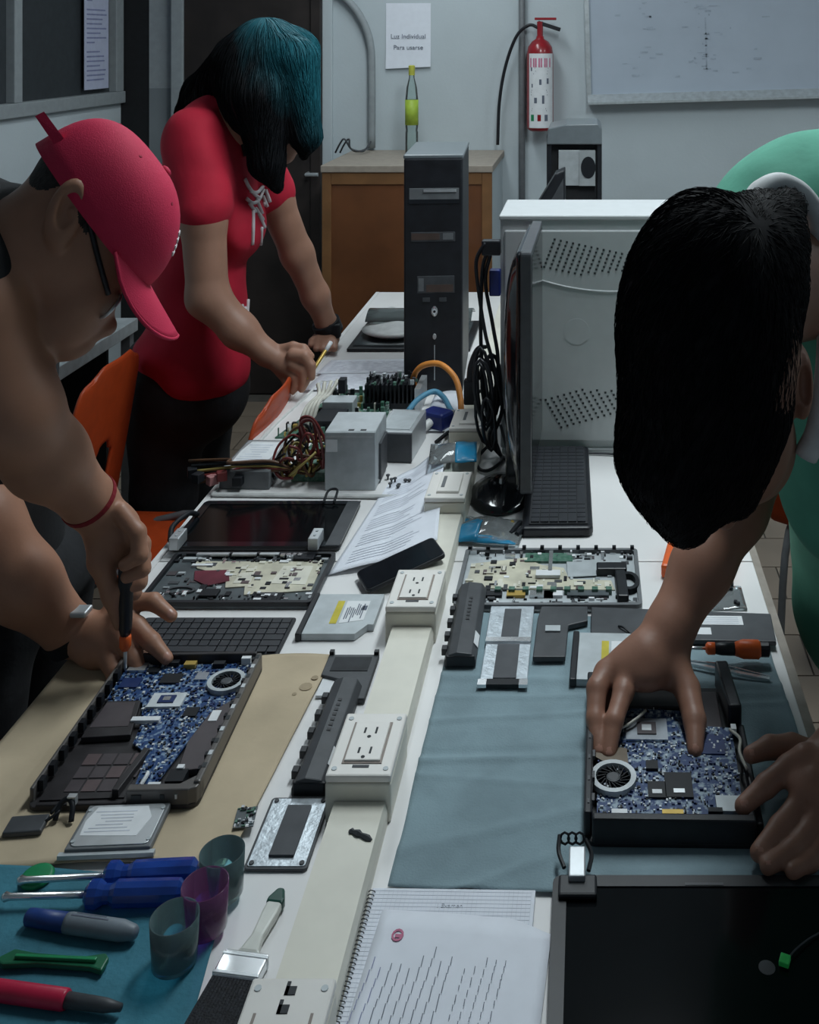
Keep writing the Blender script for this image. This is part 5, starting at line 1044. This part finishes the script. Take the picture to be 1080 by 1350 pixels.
# near arm (screwdriver)
pr += chain([P(-120, 300, 1.66), P(-50, 400, 1.62), P(10, 540, 1.64), P(62, 604, 1.72), P(118, 660, 1.80)], [.10, .082, .074, .060, .040], .03)
pr += [cap_(P(118, 660, 1.80), P(150, 700, 1.83), .038, .040, .025), ell(P(152, 708, 1.83), (.040, .034, .052), .02)]
fr_ = lambda L, rs, k=.006: chain([P(*q) for q in L], rs, k)
pr += fr_([(158, 674, 1.80), (181, 702, 1.79), (185, 732, 1.78), (165, 744, 1.775)], [.016, .0145, .013, .0115])
pr += fr_([(163, 684, 1.82), (187, 718, 1.81), (188, 750, 1.795), (168, 760, 1.785)], [.016, .0145, .013, .0115])
pr += fr_([(163, 694, 1.845), (188, 735, 1.835), (184, 768, 1.815), (166, 775, 1.80)], [.016, .014, .0125, .011])
pr += fr_([(158, 704, 1.865), (183, 750, 1.855), (177, 782, 1.835), (164, 786, 1.82)], [.015, .013, .0115, .010])
pr += fr_([(128, 692, 1.81), (132, 740, 1.80), (148, 785, 1.80), (158, 822, 1.805)], [.022, .019, .0155, .0115], .012)
# far arm (holding the laptop)
pr += chain([P(-160, 360, 2.0), P(-90, 560, 1.90), P(-35, 690, 1.81), P(30, 770, 1.82), P(92, 832, 1.87)], [.09, .078, .072, .058, .040], .03)
pr += [cap_(P(92, 832, 1.87), P(128, 838, 1.865), .038, .036, .02), ell(P(138, 845, 1.86), (.048, .045, .042), .02), cap_(P(130, 850, 1.86), P(165, 815, 1.87), .034, .024, .02)]
pr += fr_([(150, 806, 1.88), (178, 794, 1.88), (202, 793, 1.875), (226, 812, 1.865)], [.021, .016, .0145, .011])
pr += fr_([(156, 815, 1.86), (180, 826, 1.85), (200, 846, 1.835), (220, 868, 1.82)], [.021, .0165, .0145, .011])
pr += fr_([(150, 830, 1.85), (168, 850, 1.835), (178, 868, 1.825), (184, 884, 1.815)], [.020, .016, .014, .011])
pr += fr_([(135, 855, 1.84), (146, 872, 1.825), (150, 884, 1.815), (151, 893, 1.81)], [.022, .017, .014, .012])
pr += fr_([(146, 835, 1.87), (170, 856, 1.86), (186, 866, 1.85), (196, 876, 1.845)], [.018, .014, .012, .010])
pr += [cap_((-1.17, 1.83, 1.48), (-1.20, 1.98, 1.0), .14, .13, .05), cap_((-1.10, 1.68, 1.55), (-1.10, 2.0, 1.55), .07, .07, .06)]
regs = [(PH(72, 208, -.03), (.052, .085, .052), 2), (PH(96, 222, -.05), (.018, .035, .030), 2), (PH(116, 280, -.08), (.007, .03, .035), 2)]
for (u, v, y) in ((226, 809, 1.857), (221, 866, 1.812)): regs.append((P(u, v, y), (.009, .009, .007), 1))
regs += [(PH(121, 442), (.014, .024, .008), 3), (PH(110, 454), (.014, .024, .008), 3)]
body('body', pr, .0036, [m_('skin'), m_('nail'), m_('hair_short'), m_('lip')], M1, regs)
# shirt and trousers
sh = [cap_((-1.15, 1.83, 1.47), (-1.20, 2.02, .92), .19, .17, .06), cap_((-1.12, 1.68, 1.55), (-1.12, 2.02, 1.53), .115, .115, .06), cap_(P(-140, 290, 1.68), P(-72, 365, 1.63), .118, .112, .05), cap_(P(-180, 380, 2.0), P(-66, 596, 1.88), .11, .100, .05), cap_(P(-75, 330, 1.78), P(-8, 335, 1.755), .145, .124, .04)]
body('t_shirt', sh, .008, [m_('black_cloth')], M1, wob=.004, wsc=14)
tr = []
for y in (1.92, 2.16): tr += chain([(-1.15, y, .92), (-1.16, y, .48), (-1.17, y, .06)], [.125, .085, .065], .04)
body('trousers', tr+[ell((-1.16, 2.04, .92), (.17, .21, .12), .06)], .009, [m_('black_cloth')], M1)
for y in (1.92, 2.16): MB().prism(rrect(-.08, .17, -.05, .05, .04), 0, .07, M=Matrix.Translation((-1.17, y, 0.002))).build('shoe', m_('charcoal'), M1, bevel=.015)
# cap
def capw(x, y, z): return cc+e1*x+e2*y+e3*z
A_, B_, C_ = .150, .106, .134
def dome(a, b, off=0.0):
    th_ = a*2*math.pi; ph = b*math.pi/2; ex = 2.0/(2.6-.75*math.cos(th_)); ce, se = max(math.cos(ph), 0)**ex, math.sin(ph)**ex
    fx = A_*(1-.03*math.cos(th_)); return capw((fx+off)*ce*math.cos(th_), (B_+off)*ce*math.sin(th_), (C_+off)*se-.004)
cr = MB(); cr.grid(lambda a, b: dome(a, b), 48, 16).build('cap_crown', m_('cap_red'), M1, smooth=True, solid=.004)
for k in range(6):
    MB().tube([dome((k+.5)/6, j/16, .0005) for j in range(17)], .0016, 5).build('cap_seam', m_('cap_red'), M1, smooth=True)
bn = dome(.25, 1.0, .001); MB().lathe([(.011, -.002), (.010, .004), (.004, .007)], 14, bn, M=e3.to_track_quat('Z', 'Y').to_matrix().to_4x4()).build('cap_button', m_('cap_red'), M1, smooth=True)
for k in range(6): q = dome((k)/6, .62, .0012); MB().lathe([(.004, -.001), (.003, .001)], 10, q, M=(q-cc).to_track_quat('Z', 'Y').to_matrix().to_4x4()).build('eyelet', m_('cap_under'), M1)
def brim(a, b):
    ph = (a-.5)*math.radians(140); x, y = A_*.98*math.cos(ph), B_*math.sin(ph); L_ = .102*max(0, 1-(ph/1.2217)**2)**.5
    ox, oy = x+L_*b*(.80+.2*math.cos(ph)), y*(1+.10*b*math.cos(ph))
    s_ = abs(math.sin(ph)); z = .002-.060*s_**1.3*b*(L_/.102)-.012*b*(1-s_)
    return capw(ox, oy, z)
MB().grid(brim, 32, 8).build('cap_brim', m_('cap_red'), M1, smooth=True, solid=.004)
MB().tube([brim(a/32, 1) for a in range(33)], .0032, 6).build('brim_edge', m_('cap_red'), M1, smooth=True)
MB().add([tuple(q) for q in (PH(46, 153, -.03), PH(58, 147, -.03), PH(84, 182, -.045), PH(74, 194, -.045), PH(46, 153, -.02), PH(58, 147, -.02), PH(84, 182, -.035), PH(74, 194, -.035))], [(0, 1, 2, 3), (7, 6, 5, 4), (0, 4, 5, 1), (1, 5, 6, 2), (2, 6, 7, 3), (3, 7, 4, 0)]).build('cap_strap', m_('cap_red'), M1)
for z in (.35, .40, .45, .50): MB().tube([dome(-.055+.02*t, z-.02*math.sin(t*2.0), .002) for t in range(4)], .0022, 5).build('cap_emblem', m_('print_white'), M1, smooth=True)
# glasses
for sg in (-1, 1): MB().tube(spline([PH(100, 248, sg*.090), PH(110, 262, sg*.092), PH(128, 335, sg*.084), PH(143, 388, sg*.070)], 6), .0045, 6).build('glasses_temple', m_('black_plastic'), M1, smooth=True)
for sg in (-1, 1):
    c = PH(146, 404, sg*.037); fu = (fw*.70+Vector((0, 0, .71))).normalized(); rg = [c+e2*(.031*math.cos(t*.3927))+fu*(.022*math.sin(t*.3927)) for t in range(16)]
    MB().tube(rg, .0028, 6, closed=True).build('glasses_rim', m_('steel'), M1, smooth=True); MB().add([tuple(q) for q in rg], [tuple(range(16))]).build('lens', m_('clear_plastic'), M1)
MB().tube([PH(147, 402, -.008), PH(148, 400), PH(147, 402, .008)], .0028, 6).build('glasses_bridge', m_('steel'), M1)
ax = P(118, 660, 1.80)-P(62, 604, 1.72); band('bracelet', P(117, 659, 1.799), ax, .0425, .010, m_('bracelet'), M1, .005)
ax = P(92, 832, 1.87)-P(30, 770, 1.82); wb_ = band('wristwatch', P(92, 832, 1.87), ax, .0425, .026, m_('chip'), M1, .005); MB().box(0, 0, 0, .032, .030, .010, M=Matrix.Translation(P(106, 806, 1.846))).build('watch_case', m_('steel'), wb_, bevel=.003)
# his screwdriver
tip = TB(165, 884, .022); up = P(166, 745, 1.80); d_ = (up-tip); Mz = d_.to_track_quat('Z', 'Y').to_matrix().to_4x4(); Ld = d_.length
s = thing('screwdriver', 'black screwdriver with an orange band upright in the man\'s fist', 'screwdriver', tip)
MB().lathe([(.0015, 0), (.003, .006), (.003, .05)], 8, M=Mz).build('shaft', m_('steel'), s, smooth=True); MB().lathe([(.006, .036), (.010, .044), (.010, .058), (.008, .064)], 12, M=Mz).build('collar', m_('orange'), s, smooth=True); MB().lathe([(.008, .062), (.011, .075), (.0125, .13), (.0125, Ld), (.009, Ld+.008)], 14, M=Mz).build('handle', m_('black_plastic'), s, smooth=True)
# ================================================================== woman in red
W1 = thing('person', 'woman with teal dyed hair in a red printed t-shirt at the table', 'person')
Yw = 3.45
pr = [ell(P(352, 118, Yw), (.125, .115, .185), .03), ell(P(372, 165, Yw), (.075, .085, .115), .05), cap_(P(280, 185, 3.47), P(322, 150, 3.44), .10, .078, .05), cap_(P(388, 160, Yw), P(396, 178, Yw), .014, .020, .012), ell(P(388, 192, Yw), (.020, .030, .013), .01), ell(P(384, 200, Yw), (.020, .030, .013), .01), ell(P(374, 208, Yw), (.032, .038, .022), .02)]
pr += chain([P(266, 205, 3.32), P(268, 290, 3.27), P(274, 392, 3.25), P(316, 436, 3.25), P(352, 466, 3.25)], [.070, .068, .062, .052, .036], .03)
pr += [cap_(P(352, 466, 3.25), P(372, 478, 3.245), .036, .034, .02), ell(P(380, 482, 3.245), (.042, .035, .042), .02)]
pr += fr_([(386, 468, 3.22), (402, 470, 3.21), (410, 482, 3.205), (411, 497, 3.20)], [.020, .017, .015, .012])
pr += fr_([(386, 480, 3.22), (400, 488, 3.21), (402, 502, 3.205), (398, 513, 3.20)], [.020, .017, .015, .012])
pr += fr_([(380, 488, 3.23), (390, 499, 3.215), (390, 509, 3.21), (386, 516, 3.205)], [.019, .016, .014, .011])
pr += fr_([(371, 490, 3.24), (378, 502, 3.23), (378, 510, 3.225), (374, 516, 3.22)], [.018, .014, .012, .010])
pr += fr_([(366, 464, 3.26), (386, 458, 3.25), (400, 460, 3.24), (410, 470, 3.23)], [.022, .018, .015, .012])
pr += chain([P(325, 200, 3.60), P(362, 262, 3.63), P(392, 335, 3.68), P(416, 390, 3.73), P(431, 428, 3.77)], [.075, .062, .054, .046, .036], .03)
pr += [cap_(P(431, 428, 3.77), P(432, 444, 3.775), .036, .036, .02), ell(P(430, 448, 3.77), (.046, .05, .030), .02)]
for k in range(4): pr += fr_([(436-5*k, 446, 3.74), (440-7*k, 453, 3.70), (441-8*k, 460, 3.665)], [.018, .015, .012])
pr += fr_([(418, 446, 3.76), (412, 450, 3.72), (410, 455, 3.69)], [.018, .014, .012])
pr += [cap_(P(270, 210, Yw), P(258, 430, Yw), .10, .10, .05), cap_(P(272, 205, 3.36), P(285, 205, 3.54), .06, .06, .05)]
body('body', pr, .0050, [m_('skin_girl'), m_('lip')], W1, [(P(388, 193, Yw), (.018, .028, .010), 1), (P(384, 201, Yw), (.018, .028, .010), 1)])
ts = [ell(P(276, 255, Yw), (.150, .155, .25), .06), ell(P(270, 185, Yw), (.115, .20, .12), .06), ell(P(262, 420, Yw), (.155, .155, .26), .08), ell(P(263, 350, Yw), (.138, .14, .20), .06), ell(P(322, 300, 3.44), (.060, .13, .095), .05), ell(P(246, 462, Yw), (.168, .17, .10), .05), ell(P(268, 490, Yw), (.148, .165, .11), .05), cap_(P(256, 180, 3.33), P(268, 272, 3.275), .090, .090, .04), cap_(P(318, 190, 3.58), P(356, 252, 3.625), .090, .085, .04), cap_(P(280, 156, 3.46), P(290, 156, 3.46), .080, .076, .04)]
_, Vt, Qt = body('t_shirt', ts, .0065, [m_('red_cloth')], W1, wob=.006, wsc=11)
hit = caster(Vt, Qt); rnd = random.Random(6)
strokes = [[(322, 236), (328, 248), (336, 258), (342, 262)], [(324, 262), (332, 268), (340, 264), (347, 250)], [(333, 278), (333, 300), (332, 322)], [(340, 282), (348, 300), (352, 310)], [(344, 300), (343, 322)], [(336, 275), (346, 290), (350, 318)], [(346, 258), (352, 272), (356, 290)], [(350, 250), (356, 266), (358, 285)], [(347, 268), (352, 285), (353, 308)], [(328, 268), (332, 274), (336, 280)], [(326, 380), (326, 395), (325, 415)], [(330, 350), (330, 362), (328, 378)], [(306, 398), (312, 410), (318, 418), (323, 405)], [(318, 402), (320, 412), (318, 418)], [(329, 252), (338, 254), (346, 246)], [(337, 262), (341, 272), (345, 282)], [(349, 292), (352, 300), (351, 320)], [(330, 335), (332, 345), (331, 352)], [(324, 366), (327, 372), (330, 366)]]
for st_ in strokes:
    q = [hit(u, v, .003) for (u, v) in st_]; q = [x for x in q if x is not None]
    if len(q) > 1: MB().tube(spline(q, 5), .0062, 6).build('shirt_print', m_('print_white'), W1, smooth=True)
q = [hit(u, v, .004) for (u, v) in ((297, 140), (303, 155), (310, 172), (318, 190), (322, 206))]; q = [x for x in q if x is not None]
if len(q) > 1: MB().tube(spline(q, 5), .006, 6).build('neck_cord', m_('black_cloth'), W1, smooth=True)
tr = []
for (x, y) in ((-1.40, 3.46), (-1.36, 3.64)): tr += chain([(x, y, .86), (x-.01, y, .45), (x-.02, y, .06)], [.145, .10, .07], .04)
body('trousers', tr+[ell((-1.31, 3.47, .80), (.175, .175, .18), .06)], .009, [m_('black_cloth')], W1)
for (x, y) in ((-1.42, 3.46), (-1.38, 3.64)): MB().prism(rrect(-.08, .17, -.05, .05, .04), 0, .07, M=Matrix.Translation((x, y, 0.002))).build('shoe', m_('charcoal'), W1, bevel=.015)
ax = P(431, 428, 3.77)-P(416, 390, 3.73); wb_ = band('wristwatch', P(432, 431, 3.772), ax, .040, .045, m_('chip'), W1, .010); MB().box(0, 0, 0, .05, .03, .05, M=Matrix.Translation(P(440, 436, 3.745))).build('watch_case', m_('chip'), wb_, bevel=.006)
# hair : dyed teal on the crown and front locks, black underneath
hm_ = bpy.data.materials.new('dyed_hair'); hm_.use_nodes = True; nt = hm_.node_tree; bs = nt.nodes['Principled BSDF']; bs.inputs['Roughness'].default_value = .6; bs.inputs['Specular IOR Level'].default_value = .15
tc = nt.nodes.new('ShaderNodeTexCoord'); sx = nt.nodes.new('ShaderNodeSeparateXYZ'); nt.links.new(tc.outputs['Object'], sx.inputs[0]); nz = nt.nodes.new('ShaderNodeTexNoise'); nz.inputs['Scale'].default_value = 14; mp = nt.nodes.new('ShaderNodeMapping'); mp.inputs['Scale'].default_value = (1, 1, .12); nt.links.new(tc.outputs['Object'], mp.inputs[0]); nt.links.new(mp.outputs[0], nz.inputs['Vector'])
ma = nt.nodes.new('ShaderNodeMath'); ma.operation = 'MULTIPLY_ADD'; ma.inputs[1].default_value = 1.35; nt.links.new(sx.outputs[0], ma.inputs[0]); nt.links.new(sx.outputs[2], ma.inputs[2])   # x*1.35 + z
mb_ = nt.nodes.new('ShaderNodeMath'); mb_.operation = 'MULTIPLY_ADD'; mb_.inputs[1].default_value = .22; nt.links.new(nz.outputs['Fac'], mb_.inputs[0]); nt.links.new(ma.outputs[0], mb_.inputs[2])
mr = nt.nodes.new('ShaderNodeMapRange'); mr.inputs['From Min'].default_value = .50; mr.inputs['From Max'].default_value = .72; nt.links.new(mb_.outputs[0], mr.inputs['Value'])
rp = nt.nodes.new('ShaderNodeValToRGB'); rp.color_ramp.elements[0].color = (.008, .009, .011, 1); rp.color_ramp.elements[1].color = (.012, .105, .135, 1); nt.links.new(mr.outputs[0], rp.inputs[0]); nt.links.new(rp.outputs[0], bs.inputs['Base Color'])
hr = [ell(P(352, 100, 3.46), (.150, .150, .195), .05), cap_(P(388, 80, 3.38), P(404, 180, 3.38), .078, .042, .05), cap_(P(404, 180, 3.38), P(400, 205, 3.39), .042, .012, .03), cap_(P(345, 130, 3.35), P(352, 215, 3.35), .088, .050, .05), cap_(P(352, 215, 3.35), P(366, 246, 3.37), .05, .018, .03), cap_(P(320, 95, 3.5), P(268, 122, 3.58), .12, .060, .05), cap_(P(268, 122, 3.58), P(240, 148, 3.62), .06, .025, .04), cap_(P(390, 70, 3.55), P(404, 150, 3.56), .08, .03, .05), ell(P(322, 120, 3.40), (.07, .08, .13), .05)]
hc = np.array(P(352, 50, 3.46))
def wflow(p):
    d = (p-hc)*np.array([1.0, 1.0, .3]); d /= np.maximum(np.linalg.norm(d, axis=1), 1e-6)[:, None]; return d*.6+np.array([-.0, 0, -1.0])
o, Vh, Qh = body('hair', hr, .0065, [hm_], W1); strands('hair_strands', Vh, Qh, hm_, W1, 4500, .13, wflow, 3, rad=.0022, lift=.005, segs=5, jitter=.12)['kind'] = 'stuff'
# her pen
a_, b_ = P(405, 500, 3.19), P(436, 452, 3.30); s = thing('pen', 'slim yellowish pen in the woman\'s writing hand', 'pen'); dr = (b_-a_); MB().tube([a_, a_+dr*.12, a_+dr*.8, b_], [.0015, .006, .006, .005], 8).build('barrel', m_('gold'), s, smooth=True); MB().tube([a_+dr*.78, b_+dr*.02], .0066, 8).build('cap', m_('label_white'), s, smooth=True)
# ================================================================== boy in green
B1 = thing('person', 'boy with black hair in a green shirt with white collar bending over the right laptop', 'person')
Yb = 1.37
pr = [ell(P(945, 450, Yb), (.108, .115, .178), .03), ell(P(966, 565, 1.44), (.082, .095, .105), .05), ell(P(985, 585, 1.50), (.070, .06, .085), .04), cap_(P(1000, 380, 1.47), P(1110, 350, 1.66), .085, .10, .05), ell(P(955, 668, 1.45), (.020, .03, .030), .02), ell(P(968, 662, 1.49), (.030, .018, .014), .01), ell(P(1057, 505, 1.385), (.014, .034, .048), .012), ell(P(838, 505, 1.40), (.014, .030, .046), .012), ell(P(1062, 508, 1.362), (.008, .014, .026), .006, None, -1)]
pr += chain([P(1010, 330, 1.72), P(1012, 470, 1.86), P(1002, 590, 1.90), P(968, 672, 1.88), P(925, 748, 1.82), P(884, 826, 1.755)], [.085, .070, .062, .056, .050, .040], .03)
pr += [cap_(P(884, 826, 1.755), P(858, 868, 1.72), .038, .040, .02), ell(P(846, 880, 1.71), (.048, .045, .030), .02), cap_(P(880, 850, 1.74), P(893, 890, 1.71), .032, .026, .02), cap_(P(850, 862, 1.72), P(800, 890, 1.70), .032, .022, .02)]
pr += fr_([(826, 884, 1.70), (822, 912, 1.665), (810, 950, 1.62), (803, 994, 1.583)], [.020, .0165, .014, .0115])
pr += fr_([(800, 886, 1.70), (787, 908, 1.67), (785, 948, 1.63), (789, 990, 1.592)], [.019, .0165, .014, .0115])
pr += fr_([(806, 880, 1.73), (797, 900, 1.71), (797, 925, 1.69), (799, 952, 1.665)], [.018, .015, .0125, .010])
pr += fr_([(820, 876, 1.75), (812, 894, 1.735), (812, 915, 1.72), (814, 936, 1.70)], [.017, .014, .012, .010])
pr += fr_([(884, 870, 1.72), (906, 908, 1.685), (916, 950, 1.635), (917, 990, 1.59)], [.026, .021, .018, .0125])
pr += chain([(.60, 1.72, 1.60), (.66, 1.62, 1.25), P(1180, 900, 1.56), P(1112, 992, 1.52)], [.08, .062, .052, .040], .03)
pr += [cap_(P(1112, 992, 1.52), P(1085, 1015, 1.50), .038, .036, .02), ell(P(1078, 1025, 1.49), (.050, .055, .026), .02)]
pr += fr_([(1078, 1000, 1.55), (1045, 985, 1.56), (1015, 985, 1.555), (990, 995, 1.54)], [.023, .018, .0155, .012])
pr += fr_([(1062, 1000, 1.50), (1040, 1012, 1.50), (1010, 1036, 1.48), (979, 1063, 1.455)], [.020, .0165, .015, .0118])
pr += fr_([(1075, 1032, 1.47), (1055, 1060, 1.46), (1028, 1092, 1.43), (1000, 1124, 1.395)], [.020, .0165, .015, .0118])
pr += fr_([(1088, 1055, 1.45), (1072, 1090, 1.43), (1045, 1122, 1.40), (1012, 1142, 1.375)], [.019, .0155, .014, .011])
pr += fr_([(1098, 1072, 1.44), (1088, 1108, 1.415), (1068, 1136, 1.39), (1045, 1150, 1.37)], [.017, .014, .012, .010])
pr += [cap_((.42, 1.75, 1.60), (.60, 2.05, 1.05), .14, .14, .05), cap_(P(1010, 330, 1.72), (.60, 1.74, 1.6), .08, .08, .05)]
regs = []
for (u, v, y) in ((803, 993, 1.573), (789, 989, 1.582), (917, 988, 1.58), (981, 1060, 1.446), (1002, 1120, 1.386), (1014, 1138, 1.366), (992, 992, 1.530)): regs.append((P(u, v, y)+Vector((0, 0, .004)), (.0075, .0075, .008), 1))
body('body', pr, .0036, [m_('skin_dark'), m_('nail')], B1, regs)
gs = [ell((.43, 1.80, 1.60), (.235, .22, .215), .06), cap_((.46, 1.80, 1.50), (.60, 2.06, .98), .20, .175, .06), ell(P(1118, 590, 1.76), (.125, .12, .20), .06), cap_(P(1008, 345, 1.74), P(1012, 452, 1.84), .105, .095, .04), cap_((.58, 1.72, 1.60), (.64, 1.64, 1.36), .11, .095, .04), cap_((.60, 2.08, 1.0), (.61, 2.12, .82), .185, .19, .05)]
body('polo_shirt', gs, .0075, [m_('green_cloth')], B1, wob=.006, wsc=11)
cl = [P(992, 268, 1.45), P(1006, 250, 1.47), P(1030, 243, 1.49), P(1056, 256, 1.50), P(1078, 292, 1.50), P(1092, 360, 1.49), P(1092, 470, 1.48), P(1080, 560, 1.47), P(1062, 602, 1.47)]
MB().tube(spline(cl, 6), .017, 10).build('collar', m_('white_cloth'), B1, smooth=True)
tr = []
for (x, y) in ((.58, 2.02), (.74, 2.24)): tr += chain([(x, y, .85), (x, y, .45), (x, y+.02, .06)], [.13, .09, .07], .04)
body('jeans', tr+[ell((.65, 2.13, .84), (.19, .19, .12), .06)], .009, [m_('jeans')], B1)
for (x, y) in ((.58, 2.02), (.74, 2.24)): MB().prism(rrect(-.05, .05, -.17, .09, .04), 0, .07, M=Matrix.Translation((x, y, .002))).build('shoe', m_('charcoal'), B1, bevel=.015)
hr = [ell(P(932, 440, Yb), (.118, .125, .190), .04), ell(P(905, 590, 1.37), (.080, .085, .098), .06), cap_(P(890, 610, 1.36), P(902, 690, 1.37), .060, .024, .05), ell(P(1000, 350, 1.42), (.064, .09, .095), .04), cap_(P(1015, 300, 1.44), P(1035, 275, 1.47), .05, .03, .03), cap_(P(960, 560, 1.36), P(975, 655, 1.38), .062, .018, .05)]
o, Vh, Qh = body('hair', hr, .0048, [m_('hair_black')], B1)
hc2 = np.array(P(1000, 300, 1.33))
def bflow(p):
    d = p-hc2; d /= np.maximum(np.linalg.norm(d, axis=1), 1e-6)[:, None]; return d+np.array([-.15, 0, -.5])
strands('hair_strands', Vh, Qh, m_('hair_black'), B1, 10000, .04, bflow, 5, rad=.0011, lift=.004, segs=3, jitter=.30)['kind'] = 'stuff'
